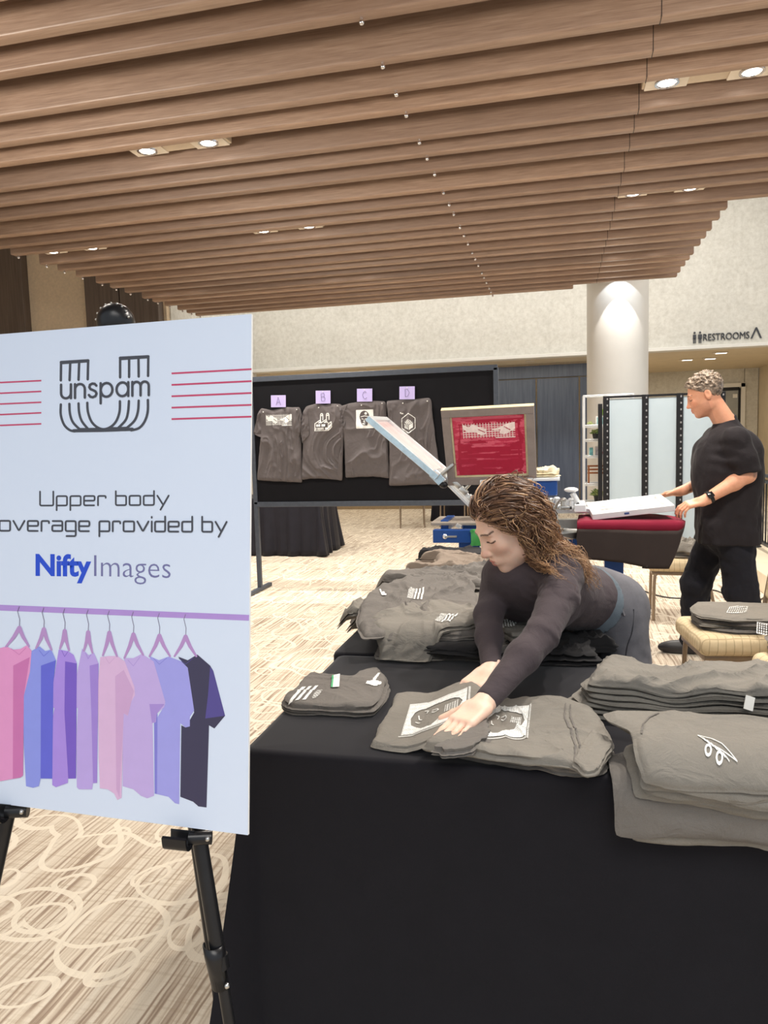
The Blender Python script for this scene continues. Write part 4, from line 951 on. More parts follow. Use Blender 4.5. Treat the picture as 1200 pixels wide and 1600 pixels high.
# (e) wrinkled stack behind it
for i in range(7):
    z0 = TZ+i*.0122; rs = np.random.default_rng(90+i); j = lambda s=.012: rs.uniform(-s, s)
    fr = .005*i*0; out = [(.00+.012*i+j(), 1.885+j(.008)), (.06+j(), 1.815+j(.007)), (.13+j(), 1.80+j(.007)), (.30+j(), 1.79+j(.006)), (.50+j(), 1.785+j(.006)), (.85, 1.78), (.85, 2.03), (.5, 2.03+j()), (.30, 2.02+j()), (.17+j(), 2.045+j()), (.10+j(), 2.03+j()), (.04+.010*i+j(), 1.97+j())]
    wave = lambda xy, z0=z0, i=i: z0+.0075*(i/6)*(np.sin(xy[:, 0]*17+.5)+.6*np.sin(xy[:, 0]*37+1.1*i*.25))+.004*(i/6)
    lab = 'grey shirt in wrinkled stack behind the draped stack, ' + (CNT[i] if i < 6 else 'topmost and rumpled')
    t, sl = shirt(lab, out, z0, .0088 if i < 6 else .0125, 110+i, M_shirt,  'wrinkled stack at the back of the front table', layers=1, amp=.003 if i < 6 else .016, freq=5 if i < 6 else 7, soft=1, n=200, rings=34, wob=.004, center=(.42, 1.91), base=wave)
    if i == 5:
        MB().box((.415, 1.777, z0+.010), (.020, .003, .032), Matrix.Rotation(.3, 3, 'Y') @ Matrix.Rotation(-.5, 3, 'X')).build('care_label', M_white, t)
# (f) the big heap on the table reaching back
def blob(cx, cy, w_, h_, rot, seed, sleeves=True):
    rs = np.random.default_rng(seed); P = [(-.5, -.5), (0, -.52), (.5, -.48), (.52, .1), (.72, .16), (.66, .5), (.42, .52), (.12, .46), (-.14, .47), (-.45, .52), (-.70, .46), (-.72, .14), (-.5, .08)] if sleeves else [(-.5, -.5), (0, -.5), (.5, -.5), (.52, 0), (.5, .5), (0, .5), (-.5, .5), (-.5, 0)]
    c, s = math.cos(rot), math.sin(rot)
    return [(cx+(x*w_*c-y*h_*s)+rs.uniform(-.015, .015), cy+(x*w_*s+y*h_*c)+rs.uniform(-.015, .015)) for x, y in P]
heap = [  # cx, cy, w, h, rot, z above the cloth, thickness, colour, label, amp
    (-.42, 2.42, .34, .40, .1, .000, .030, M_shirt2, 'dark grey shirt at the bottom of the near end of the shirt heap', .008),
    (-.37, 2.40, .32, .38, -.2, .028, .028, M_blk, 'near-black shirt folded inside the near end of the shirt heap', .008),
    (-.40, 2.44, .36, .38, .25, .054, .024, M_shirt2, 'grey shirt second from the top at the near end of the shirt heap', .010),
    (-.50, 2.80, .40, .44, .5, .000, .050, M_shirt2, 'grey shirt at the bottom of the heap by the table\'s left edge', .012),
    (-.56, 2.72, .34, .34, .9, .048, .030, M_shirt, 'grey shirt with sleeve over the left table edge, under the striped shirt', .016),
    (-.15, 2.62, .34, .42, -.4, .000, .052, M_shirt, 'grey shirt low in the heap behind her near arm', .016),
    (-.16, 2.78, .36, .40, .3, .050, .030, M_shirt, 'grey shirt on the heap seen between her two arms', .018),
    (-.48, 3.18, .46, .44, -.2, .000, .062, M_shirt2, 'grey shirt at the bottom of the middle of the heap', .014),
    (-.44, 3.14, .44, .42, .35, .058, .040, M_shirt2, 'darker grey rumpled shirt across the middle of the heap', .024),
    (-.40, 3.58, .48, .40, .1, .000, .070, M_tan, 'brownish grey shirt low at the far end of the heap', .014),
    (-.36, 3.56, .46, .40, -.15, .066, .036, M_tan, 'pale brownish shirt on top at the far end of the heap', .020),
    (-.44, 3.86, .40, .26, .15, .010, .085, M_blk, 'black shirt at the very far end of the heap', .016)]
for k, (cx, cy, w_, h_, ro, dz, th, mt, lab, am) in enumerate(heap):
    out = [(x, min(max(y, 2.0), 4.02)) for x, y in blob(cx, cy, w_, h_, ro, 200+k)]
    wv = lambda V: np.c_[V[:, 0], V[:, 1], np.where(V[:, 0] < -.76, V[:, 2]-np.clip(-.76-V[:, 0], 0, .3)*1.1, V[:, 2])]
    shirt(lab, out, TZ+dz, th, 200+k, mt, 'heap of shirts on the table reaching back', wv, 'heaped_shirt', layers=2, amp=am, freq=6.5, soft=1, n=170, rings=30, wob=.012)
# top ones with prints
def stripes(U, V): return ((np.mod(U*5.0, 1) < .5) & (U > .38) & (V > .04)) | ((U < .34) & (np.mod(U*17+V*6, 1) < .5) & (np.abs(V-.5) < .42))
out = at_px([(556, 962), (565, 940), (583, 925), (622, 908), (680, 905), (740, 912), (752, 948), (720, 962), (650, 958), (615, 962), (600, 985), (565, 988)], TZ+.10)
t, sl = shirt('grey shirt with white slanted stripe print topping the heap by left table edge', out, TZ+.078, .026, 231, M_shirt2, 'heap of shirts on the table reaching back', None, 'heaped_shirt', layers=2, amp=.016, freq=7, n=170, rings=30, wob=.006, slope=(0, .05))
on(t, sl, 'stripe_print', stripes, *pxq((635, 936), (662, 936), (640, 921), TZ+.115), 40, 24, lift=.004)
on(t, sl, 'small_print', lambda U, V: m_line(U, V, [(.1, .9), (.4, .2), (.9, .1), (.5, .4)], .1), *pxq((592, 932), (604, 932), (593, 922), TZ+.11), 16, 16, lift=.004)
def drop(V):
    V = V.copy(); y0 = 2.275; R = .04; d = np.clip(y0-V[:, 1], 0, None); m = d > 0; a = np.minimum(d/R, 1.15); rest = d-a*R
    zz = V[:, 2]-(TZ+.075); V[m, 1] = (y0-np.sin(a)*(R+zz)-np.cos(a)*rest)[m]; V[m, 2] = np.maximum((TZ+.075-R+np.cos(a)*(R+zz)-np.sin(a)*rest)[m], TZ+.002+.3*np.clip(zz[m], 0, .03)); return V
out = [(-.62, 2.36), (-.585, 2.27), (-.55, 2.20), (-.555, 2.15), (-.47, 2.135), (-.40, 2.14), (-.385, 2.20), (-.36, 2.262), (-.28, 2.28), (-.23, 2.34), (-.24, 2.46), (-.30, 2.58), (-.42, 2.62), (-.55, 2.56)]
t, sl = shirt('pale grey shirt topmost at the near end of the heap, sleeve hanging to the cloth', out, TZ+.078, .022, 232, M_shirt, 'heap of shirts on the table reaching back', drop, 'heaped_shirt', layers=2, amp=.012, freq=7, n=180, rings=32, wob=.005, center=(-.42, 2.38))
on(t, sl, 'stripe_print', stripes, *pxq((676, 976), (706, 978), (690, 965), TZ+.10), 40, 24, lift=.004, warp=drop)
out = blob(-.07, 2.33, .34, .22, .15, 240); t, sl = shirt('dark grey rumpled shirt on the cloth behind her far hand', out, TZ, .045, 240, M_blk, 'heap of shirts on the table reaching back', None, 'heaped_shirt', layers=2, amp=.014, freq=9, n=150, rings=24, wob=.01)
out = blob(-.19, 2.30, .16, .20, .5, 241); t, sl = shirt('small rumpled shirt end beside her far sleeve at the near end of the heap', out, TZ, .055, 241, M_shirt2, 'heap of shirts on the table reaching back', None, 'heaped_shirt', layers=3, amp=.012, freq=10, n=130, rings=22, wob=.01)
out = at_px([(775, 985), (800, 960), (815, 965), (832, 980), (826, 1000), (800, 1005)], TZ+.09)
t, sl = shirt('grey shirt end with white print seen between her arms', out, TZ+.084, .02, 242, M_shirt, 'heap of shirts on the table reaching back', None, 'heaped_shirt', layers=1, amp=.01, freq=9, n=110, rings=20)
on(t, sl, 'white_print', lambda U, V: np.mod(U*6+V*3, 1) < .5, *pxq((782, 985), (806, 980), (790, 970), TZ+.105), 24, 20, lift=.004)

# shirts on the two near chairs
chair(1.10, 3.33, -PI/2+.35, 'beige banquet chair at the right edge, beside the nearer stacked chair')
def sq(U, V): return ((np.mod(U*9, 1) < .62) & (np.mod(V*5, 1) < .6)) | (U < .04) | (U > .96) | (V < .05) | (V > .95)
for i in range(4):
    rs = np.random.default_rng(300+i); jj = lambda: rs.uniform(-.012, .012)
    out = [(.665+jj(), 3.80+jj()), (.80+jj(), 3.74+jj()), (1.05, 3.74+jj()), (1.07, 4.10), (.85+jj(), 4.12+jj()), (.68+jj(), 4.10+jj()), (.64+jj(), 3.95+jj())]
    t, sl = shirt('grey folded shirt on the nearest stacked chair, ' + (CNT[i] if i < 3 else 'topmost, with white square print'), out, .4865+.019*i, .02, 300+i, (M_shirt2, M_shirt)[i % 2], 'shirts on the nearest chair', layers=2, amp=.005, freq=6, n=120, rings=18)
    if i == 3: on(t, sl, 'square_print', sq, *pxq((1135, 957), (1165, 957), (1140, 947), .57), 36, 24, lift=.003)
for i in range(3):
    rs = np.random.default_rng(320+i); jj = lambda: rs.uniform(-.01, .01)
    out = [(.86+jj(), 3.18+jj()), (1.00+jj(), 3.10+jj()), (1.30, 3.14), (1.34, 3.50), (1.05+jj(), 3.58+jj()), (.88+jj(), 3.50+jj())]
    t, sl = shirt('grey folded shirt on the chair at the right edge, ' + (CNT[i] if i < 2 else 'topmost, with white print'), out, .4865+.024*i, .025, 320+i, (M_shirt2, M_shirt)[i % 2], 'shirts on the chair at the right edge', layers=2, amp=.006, freq=6, n=120, rings=18)
    if i == 2: on(t, sl, 'white_print', sq, *pxq((1182, 983), (1215, 990), (1183, 966), .57), 36, 30, lift=.003)
out = [(.80, 6.00), (.98, 5.98), (1.10, 6.1), (1.08, 6.32), (.92, 6.36), (.78, 6.2)]
t, sl = shirt('crumpled grey garment heaped on the chair behind the press', out, .4865, .10, 340, M_shirt, None, None, 'heaped_garment', layers=2, amp=.035, freq=9, n=120, rings=22)

# ================================================================== PRINTING PRESS
M_blue = simple('press_blue', srgb(28, 72, 142), .35, .1, var=.06)
M_green = simple('press_green', srgb(72, 158, 84), .4, .1, var=.06)
M_alu = simple('aluminium', (.78, .79, .80), .32, .9, var=.06)
M_aluw = simple('white_aluminium', srgb(228, 230, 232), .35, .3, var=.03)
M_tape = simple('pale_blue_tape', srgb(178, 206, 226), .4, var=.15, scale=25)
press = thing('printing_press', 'blue and steel screen printing press standing behind the leaning woman', 'printing press', (-.10, 4.92, 0))
b = MB(); b.box((-.10, 4.92, .40), (.14, .14, .80), bev=.006); b.build('column', M_blue, press)
for a in (0.2, 1.77, 3.34, 4.91):
    MB().box((-.10+.33*math.cos(a), 4.92+.33*math.sin(a), .05), (.66, .09, .08), Matrix.Rotation(a, 3, 'Z'), .006).build('base_foot', M_blue, press)
MB().box((.33, 4.88, .40), (.115, .10, .80), bev=.005).box((.20, 4.90, .76), (.30, .09, .09), bev=.004).build('support_post', M_blue, press)
MB().lathe([(.05, .78), (.24, .80), (.24, .84), (.10, .86), (.08, .98), (.17, .99), (.17, 1.03), (.05, 1.05)], (-.10, 4.92, 0), 32).build('hub', M_alu, press, 40)
# pallet arms
b = MB(); b.box((-.655, 4.60, .842), (.245, .07, .082), bev=.004); o = b.build('arm_block', M_blue, press)
MB().sphere((-.70, 4.562, .842), .016, (1, .5, 1)).cone((-.70, 4.58, .842), (-.70, 4.56, .842), .010).build('knob', M_alu, o, 40)
MB().box((-.655, 4.562, .842), (.06, .006, .012), bev=.002).build('latch', M_steel, o)
MB().box((-.555, 4.62, .775), (.13, .05, .06), bev=.004).build('arm_block', M_blue, press)
b = MB(); b.box((-.50, 4.575, .835), (.075, .05, .10), bev=.008)
for z in (.795, .878): b.cone((-.53, 4.545, z), (-.53, 4.56, z), .011, n=12); b.cone((-.475, 4.545, z), (-.475, 4.56, z), .011, n=12)
b.build('register_bracket', M_green, press, 40)
MB().box((-.62, 4.80, .915), (.36, .36, .022), bev=.006).build('pallet', simple('pallet_grey', srgb(150, 140, 128), .5), press)
MB().box((-.62, 4.63, .905), (.03, .10, .02), Matrix.Rotation(.5, 3, 'Y')).build('pallet_rail', M_alu, press)
MB().box((-.715, 4.80, .90), (.05, .3, .07), bev=.004).build('arm_block', M_blue, press)
b = MB(); b.box((-.33, 4.85, .89), (.40, .06, .06), bev=.004); b.box((-.1, 4.62, .89), (.06, .4, .06), bev=.004); b.box((.18, 4.84, .89), (.5, .07, .06), bev=.004); b.build('pallet_arm', M_steel, press)
MB().box((.44, 4.74, .915), (.46, .36, .022), bev=.008).build('pallet', M_alu, press)
b = MB()
for p0, p1 in (((-.56, 4.63, .79), (-.15, 4.88, .80)), ((-.62, 4.78, .885), (-.2, 4.90, .885))):
    a_, c_ = Vector(p0), Vector(p1); b.box((a_+c_)/2, ((c_-a_).length, .06, .045), (c_-a_).to_track_quat('X', 'Z').to_matrix(), .004)
b.build('pallet_arm', M_blue, press)
# raised print head, left
Lh = Vector((-.50, 4.87, .93)); Lt = Vector((-.80, 4.87, 1.24)); ld = (Lt-Lh).normalized(); lq = ld.to_track_quat('X', 'Z').to_matrix()
mid = Lh.lerp(Lt, .45)
b = MB(); b.box(mid, ((Lt-Lh).length*.95, .075, .022), lq, .003); b.box(mid+Vector((.02, -.02, .03)), (.30, .02, .03), lq, .003); b.build('print_arm', M_alu, press)
for k, f in enumerate((.30, .48, .62)):
    c = Lh.lerp(Lt, f)+Vector((.03, -.02, .03)); b = MB(); b.cone(c, c+Vector((.055, -.01, .055)), .012, .010, 12).sphere(c+Vector((.06, -.01, .06)), .02, (1, 1, .6), 12, 8); b.box(c, (.06, .06, .03), lq, .004); b.build('adjuster', M_steel, press, 40)
c = Lh.lerp(Lt, .88); b = MB(); b.box(c, (.10, .22, .05), lq, .006); b.build('screen_clamp', M_alu, press)
b = MB()
for dy in (-.08, .02): b.cone(c+Vector((.02, dy, .02)), c+Vector((.075, dy, .07)), .013, n=12).sphere(c+Vector((.085, dy, .08)), .024, (1, 1, .5), 12, 8)
b.box(c+Vector((.05, -.10, .045)), (.12, .02, .02), Matrix.Rotation(-.7, 3, 'Y'), .003); b.build('clamp_knobs', M_steel, press, 40)
MB().box(c+Vector((-.01, -.112, -.0)), (.09, .012, .06), lq, .004).build('clamp_plate', M_tape, press)
MB().sphere(c+Vector((.03, -.10, -.05)), .028, (1, .7, .8), 14, 10).build('rubber_stop', M_black_metal, press, 40)
for k in range(3):
    b = MB(); p0 = Vector((-.47+.04*k, 4.80, .98)); b.tube(spline([p0, p0+Vector((.0, -.02, .06)), p0+Vector((.03, -.02, .10)), p0+Vector((.06, 0, .06))], 5), .008, 8).sphere(p0+Vector((0, -.02, .05)), .014, u=10, v=8); b.build('spring', M_steel, press, 40)
# front head holding the raised red screen
b = MB(); b.box((-.43, 4.86, 1.06), (.10, .05, .20), bev=.005); b.build('print_arm', M_alu, press)
MB().box((-.435, 4.845, 1.155), (.14, .06, .05), bev=.006).build('screen_clamp', M_aluw, press)
# right head with clamp and pivots
b = MB(); b.box((.06, 4.80, .98), (.28, .10, .035), bev=.005); b.build('print_arm', M_alu, press)
b = MB(); b.box((.12, 4.79, 1.005), (.07, .30, .05), bev=.006); b.build('screen_clamp', M_aluw, press)
for k, (x, y) in enumerate(((-.06, 4.72), (-.02, 4.78), (.02, 4.70), (.07, 4.70))):
    b = MB(); b.cone((x, y, .99), (x, y, 1.05), .016, n=12).sphere((x, y, 1.055), .022, (1, 1, .55), 12, 8).box((x+.02, y, 1.005), (.07, .035, .022), bev=.004); b.tube(spline([(x-.05, y, 1.0), (x-.02, y-.01, 1.05), (x+.02, y, 1.04)], 5), .007, 8); b.build('adjuster', M_aluw if k % 2 else M_steel, press, 40)
b = MB(); b.cone((.115, 4.70, 1.015), (.075, 4.70, 1.095), .020, .018, 14).sphere((.068, 4.70, 1.115), .036, (1.2, 1, .45), 16, 8); b.build('clamp_handle', M_aluw, press, 40)
MB().cone((.128, 4.665, .985), (.10, 4.665, 1.035), .012, n=12).build('rubber_grip', M_black_metal, press, 40)
# tray with rag
MB().box((-.10, 4.92, 1.12), (.17, .18, .10), bev=.008).build('ink_tray', M_blue, press)
MB().box((-.10, 4.92, 1.175), (.20, .21, .02), bev=.004).build('tray_rim', M_aluw, press)
sl = Slab([(-.18, 4.84), (-.02, 4.83), (.0, 4.92), (-.03, 5.0), (-.17, 5.0)], 1.186, .05, 361, .02, 14, 2, 70, 14, .01)
t = thing('folded_rag', 'cream folded rag on the blue tray of the press behind her head', 'rag', (-.1, 4.92, 1.186)); cloth_obj('rag_cloth', sl, fabric('cream_rag', srgb(222, 210, 180)), t)

# ------------------------------------------------------------------ screens held in the heads
def screen(label, TL, TR, BR_, BL, th, wd, mframe, mmesh, group='framed printing screens', border=None):
    """rectangular frame of four rails with a stretched mesh; corners in world space"""
    TL, TR, BR_, BL = [Vector(p) for p in (TL, TR, BR_, BL)]
    u = (TR-TL).normalized(); W = (TR-TL).length; v = (BL-TL); v = (v-u*v.dot(u)); H_ = v.length; v.normalize(); nrm = u.cross(v).normalized()
    O = BL
    t = thing('printing_screen', label, 'screen', tuple((TL+TR+BR_+BL)/4), 0, group)
    R3 = Matrix((u, v, nrm)).transposed(); cen = TL+u*W/2+v*H_/2
    q = lambda a, b_, c=0: TL+u*a+v*b_+nrm*c
    b = MB()
    b.box(q(W/2, wd/2), (W, wd, th), R3, .003); b.box(q(W/2, H_-wd/2), (W, wd, th), R3, .003)
    b.box(q(wd/2, H_/2), (wd, H_-2*wd, th), R3, .002); b.box(q(W-wd/2, H_/2), (wd, H_-2*wd, th), R3, .002)
    b.build('frame', mframe, t)
    return t, q, W, H_, u, v, nrm, R3
n = NT('red_emulsion'); v = n.coord('Object', (1, 1, 1)); st = n.noise(n.coord('Object', (4, 4, 30)), 2.0, 5, .65); bl = n.noise(v, 7, 4)
fx = n.math('GREATER_THAN', n.math('ADD', st, n.math('MULTIPLY', bl, .5)), .76)
n.link(n.mix(fx, srgb(214, 92, 114), srgb(190, 50, 80)), n.b.inputs['Base Color']); n.set(Roughness=.4); M_red = n.m
M_glue = simple('mesh_border', srgb(226, 216, 176), .6)
M_wfr = simple('worn_grey_frame', srgb(142, 132, 128), .55, .2, var=.12, scale=14)
M_wtop = simple('bare_wood_edge', srgb(232, 214, 170), .6, var=.06)
t, q, W, H_, u, v, nrm, R3 = screen('raised wooden screen with red mesh and white hand print, facing the camera', (-.720, 4.645, 1.632), (-.150, 4.645, 1.640), (-.155, 4.85, 1.150), (-.700, 4.85, 1.150), .042, .050, M_wfr, None)
MB().box(q(W/2, -.0012), (W, .002, .042), R3).build('top_edge', M_wtop, t)
sg = 1 if nrm.y < 0 else -1
MB().box(q(W/2, H_/2, 0), (W-.092, H_-.092, .003), R3).build('glue_border', M_glue, t)
b = MB(); o3 = .0025*sg
o = MB().box(q(W/2, H_/2-.004, o3), (W-.125, H_-.122, .003), R3).build('red_mesh', M_red, t)
dr = simple('dark_emulsion', srgb(170, 28, 60), .4, var=.05)
rs = np.random.default_rng(5)
def smear(U, V):
    nz = fbm(np.c_[U.ravel()*5, V.ravel()*5, U.ravel()*0+2], 77, 3).reshape(U.shape); n2 = fbm(np.c_[U.ravel()*2, V.ravel()*26, U.ravel()*0+9], 78, 2).reshape(U.shape)
    edge = np.minimum(np.minimum(U, 1-U)*1.2, (1-V)*.9)
    r = (np.abs(edge-.085+.03*nz) < .022+.012*nz) | ((V < .56+.05*nz) & (n2 < .42) & (edge > .05)) | ((V > .90) & (n2 > .0) & (edge > .03))
    return r & ~((U > .2) & (U < .86) & (V > .62) & (V < .86))
lo = q(.064, H_-.066, 2.2*o3); decal('emulsion_smear', smear, lo, u*(W-.128), v*-(H_-.130), 90, 84, dr, t)
lo = q(.125, .205, 2.6*o3); decal('hand_stencil', mask_grid, lo, u*.325, v*-.105, 90, 36, simple('stencil_white', srgb(246, 226, 222), .5), t)
t, q, W, H_, u, v, nrm, R3 = screen('raised aluminium screen with pale blue tape, tilted up left of the red screen', (-1.215, 4.70, 1.598), (-1.205, 5.18, 1.602), (-.745, 5.18, 1.215), (-.765, 4.70, 1.205), .040, .038, M_aluw, None)
MB().box(q(W/2, H_/2), (W-.07, H_-.07, .002), R3).build('mesh', simple('screen_mesh_pink', srgb(222, 196, 194), .5, var=.15, scale=9), t)
MB().box(q(-.0010, H_/2, 0), (.002, H_, .036), R3).build('tape', M_tape, t)
t, q, W, H_, u, v, nrm, R3 = screen('white-framed screen lying flat, held by the standing man', (.165, 5.01, .990), (.628, 5.03, 1.040), (.655, 4.55, .998), (.110, 4.55, .952), .036, .040, M_aluw, None)
MB().box(q(W/2, H_/2, 0), (W-.07, H_-.07, .002), R3).build('mesh', simple('screen_mesh_white', srgb(226, 224, 216), .5, var=.06, scale=30), t)
sg = 1 if nrm.z > 0 else -1
decal('faint_stencil', lambda U, V: (vnoise(np.c_[U.ravel()*9, V.ravel()*9, U.ravel()*0], 91).reshape(U.shape) > .45), q(.07, .12, .003*sg), u*(W-.16), v*.14, 60, 30, simple('stencil_grey', srgb(196, 190, 180), .5), t)
MB().box(q(W*.42, H_+.001, 0), (.028, .0015, .012), R3).build('maker_mark', simple('mark_blue', srgb(60, 80, 130), .5), t)
# shirt stretched on the pallet below it
t = thing('pallet_shirt', 'black T-shirt with maroon top stretched on the pallet under the white screen', 't-shirt', (.44, 4.70, .70))
M_mar = fabric('maroon_jersey', srgb(128, 30, 52), var=.08); M_bks = fabric('black_shirt_jersey', srgb(58, 50, 48), var=.12, sheen=.04)
outl = [(.10, 4.50), (.40, 4.49), (.68, 4.50), (.705, 4.56), (.69, 4.80), (.60, 4.94), (.12, 4.94)]
cloth_obj('shirt_top', Slab(outl, .928, .014, 371, .003, 6, 1, 90, 14, .002, 1), M_mar, t)
P = resample(outl, 120); n_ = 120; nn = np.roll(P, -1, 0)-np.roll(P, 1, 0); nn = np.c_[nn[:, 1], -nn[:, 0]]; nn /= np.linalg.norm(nn, axis=1)[:, None]
L = np.linspace(0, 1, n_, endpoint=False); V = []
hemz = np.interp(P[:, 0], [.1, .35, .52, .66, .71], [.72, .70, .665, .665, .80]); hemz = np.where(P[:, 1] > 4.6, .80, hemz)
f_ = vnoise(np.c_[P*9, P[:, :1]*0], 5)
for j in range(12):
    tt = j/11; inn = -.05*tt**2*(P[:, 0] > .5)
    Q = P+nn*(.003+.014*f_*tt)[:, None]; Q[:, 0] += inn; V.append(np.c_[Q, .936+(hemz-.936)*tt])
Vr = V
for nm, r0, r1, mt in (('maroon_edge', 0, 2, M_mar), ('shirt_drape', 2, 11, M_bks)):
    V = np.vstack(Vr[r0:r1+1]); F = [(j*n_+k, (j+1)*n_+k, (j+1)*n_+(k+1) % n_, j*n_+(k+1) % n_) for j in range(r1-r0) for k in range(n_)]
    o = pyobj(nm, V, F, mt, t, 60); md = o.modifiers.new('thick', 'SOLIDIFY'); md.thickness = .002

# ================================================================== FOLDING SCREEN, SHELF, RAILING AND SMALL THINGS AT THE BACK
M_frost = simple('frosted_panel', srgb(182, 197, 206), .35, var=.02, scale=3)
fs = thing('folding_screen', 'black-framed folding screen with frosted white panels behind the press', 'partition', (1.2, 9.5, 0))
PX = [.555, 1.005, 1.395, 1.86]
for k, x in enumerate(PX):
    b = MB(); b.box((x, 9.5, .955), (.075, .05, 1.91), bev=.004); o = b.build('post', M_black_metal, fs)
    b = MB()
    for j in range(24): b.box((x+.012, 9.472, .1+j*.077), (.016, .006, .022))
    o2 = b.build('slots', simple('slot_grey', (.25, .25, .26), .5), o); o2['kind'] = 'stuff'
    MB().box((x, 9.48, .02), (.12, .34, .04), bev=.006).build('foot', M_black_metal, fs)
for a, c in zip(PX[:-1], PX[1:]):
    MB().box(((a+c)/2, 9.51, .95), (c-a-.07, .02, 1.84)).build('panel', M_frost, fs)
    MB().box(((a+c)/2, 9.5, 1.895), (c-a-.07, .04, .025)).build('top_rail', M_black_metal, fs)
MB().box((.485, 9.52, .92), (.05, .05, 1.80), bev=.004).build('end_post', M_black_metal, fs)
# ladder shelf
sh = thing('ladder_shelf', 'white metal ladder shelf with plants left of the folding screen', 'shelf', (.6, 10.0, 0))
for x in (.305, .90):
    for y in (9.86, 10.16):
        MB().box((x, y, .975), (.028, .028, 1.95), bev=.004).build('post', M_aluw, sh)
SHZ = [1.545, 1.365, 1.155, .80, .56]
for z in [1.94]+SHZ:
    b = MB(); b.box((.60, 10.01, z), (.60, .30, .016), bev=.003) if z < 1.9 else None
    for y in (9.86, 10.16): b.cone((.305, y, z+(.02 if z < 1.9 else 0)), (.90, y, z+(.02 if z < 1.9 else 0)), .009, n=10)
    for x in (.305, .90): b.cone((x, 9.86, z), (x, 10.16, z), .009, n=10)
    b.build('shelf_board' if z < 1.9 else 'top_rail', M_aluw, sh, 40)
M_pot = simple('black_pot', (.016, .016, .016), .5)
M_leaf = simple('leaf_green', srgb(122, 158, 84), .5, var=.3, scale=40)
M_leaf2 = simple('pale_leaf', srgb(196, 206, 140), .5, var=.25, scale=40)
M_lime = simple('lime_leaf', srgb(150, 196, 50), .5, var=.2, scale=40)
def plant(x, y, z, r, h, label, pot=True, mats=(M_leaf, M_leaf2), nl=42, seed=1, spread=1.0):
    rs = np.random.default_rng(seed); t = thing('potted_plant', label, 'plant', (x, y, z), 0, 'plants on the ladder shelf')
    if pot: MB().lathe([(r*.72, 0), (r, h), (r*.88, h), (r*.8, h*.85), (.002, h*.82)], n=18).build('pot', M_pot, t, 40, world=False)
    for m in mats:
        V, F = [], []
        for k in range(nl):
            a = rs.uniform(0, 2*PI); e = rs.uniform(.15, 1.25); L = r*rs.uniform(1.2, 2.3)*spread; d = Vector((math.cos(a)*math.cos(e), math.sin(a)*math.cos(e), math.sin(e))); s_ = d.cross(Vector((0, 0, 1))).normalized()
            p0 = Vector((0, 0, h*.9)); p1 = p0+d*L; wd = r*.32; up = s_.cross(d).normalized(); i = len(V)
            V += [p0+d*L*.35, p0+d*L*.7+s_*wd+up*wd*.3, p1-Vector((0, 0, L*.1)), p0+d*L*.7-s_*wd+up*wd*.3]; F.append((i, i+1, i+2, i+3))
            V += [p0, p0+s_*.002, p0+d*L*.4+s_*.002, p0+d*L*.4]; F.append((i+4, i+5, i+6, i+7))
        o = pyobj('leaves', V, F, m, t, None, False)
    return t
plant(.455, 9.98, SHZ[1]+.009, .045, .085, 'small plant in black pot on the second shelf from the top', seed=3)
plant(.475, 9.98, SHZ[4]+.009, .05, .09, 'bushy pale plant in black pot on the bottom visible shelf, below the wooden stand', seed=4, nl=60, spread=1.15)
plant(.55, 10.0, SHZ[0]+.135, .05, .01, 'lime green plant above the picture on the top shelf', pot=False, mats=(M_lime,), seed=5, nl=50)
plant(.385, 9.98, SHZ[0]+.009, .03, .02, 'tiny grassy plant at the left end of the top shelf', pot=False, mats=(M_leaf2,), seed=6, nl=30)
def pic(x, z, w_, h_, label, c, c2):
    t = thing('picture_frame', label, 'picture frame', (x, 9.95, z), 0, 'small pictures on the ladder shelf')
    MB().box((0, 0, h_/2), (w_, .018, h_), bev=.002).build('frame', M_white, t, world=False)
    MB().box((0, -.010, h_/2), (w_*.82, .003, h_*.78)).build('picture', simple('picture_tone', c, .4, var=.3, scale=30), t, world=False)
    MB().sphere((w_*.2, -.011, h_*.38), w_*.18, (1, .06, .9), 12, 8).build('picture_shape', simple('picture_accent', c2, .4, var=.1), t, world=False)
pic(.535, SHZ[0]+.009, .17, .125, 'white-framed teal and red picture on the top shelf', srgb(150, 190, 190), srgb(210, 70, 80))
pic(.395, SHZ[2]+.009, .055, .13, 'narrow teal picture on the third shelf', srgb(110, 170, 170), srgb(70, 120, 140))
pic(.50, SHZ[2]+.009, .12, .135, 'white-framed pinkish picture on the third shelf', srgb(206, 196, 200), srgb(190, 130, 130))
M_wood = simple('reddish_wood', srgb(150, 90, 52), .45, var=.2, scale=20)
t = thing('wooden_stand', 'small reddish wooden stand with slatted back on the fourth shelf', 'stand', (.465, 9.98, SHZ[3]+.009))
for x in (-.10, .10): MB().box((x, 0, .12), (.02, .03, .24), bev=.002).build('leg', M_wood, t, world=False)
for z in (.235, .19, .145): MB().box((0, 0, z), (.23, .025, .022), bev=.002).build('slat', M_wood, t, world=False)
# railing on the platform
rl = thing('railing', 'black metal railing with thin balusters behind the standing man', 'railing', (2.05, 8.2, .18))
for y in (7.3, 8.75, 9.7):
    MB().box((2.05, y, .60), (.05, .05, .84), bev=.003).build('post', M_black_metal, rl); MB().cone((2.05, y, .18), (2.05, y, .25), .09, .03, 12).build('post_base', M_black_metal, rl, 40)
for z in (.98, .92, .28): MB().box((2.05, 8.5, z), (.045, 2.45, .03), bev=.003).build('rail', M_black_metal, rl)
for k in range(22):
    y = 7.40+k*.106; MB().box((2.05, y, .60), (.012, .012, .62)).build('baluster', M_black_metal, rl)
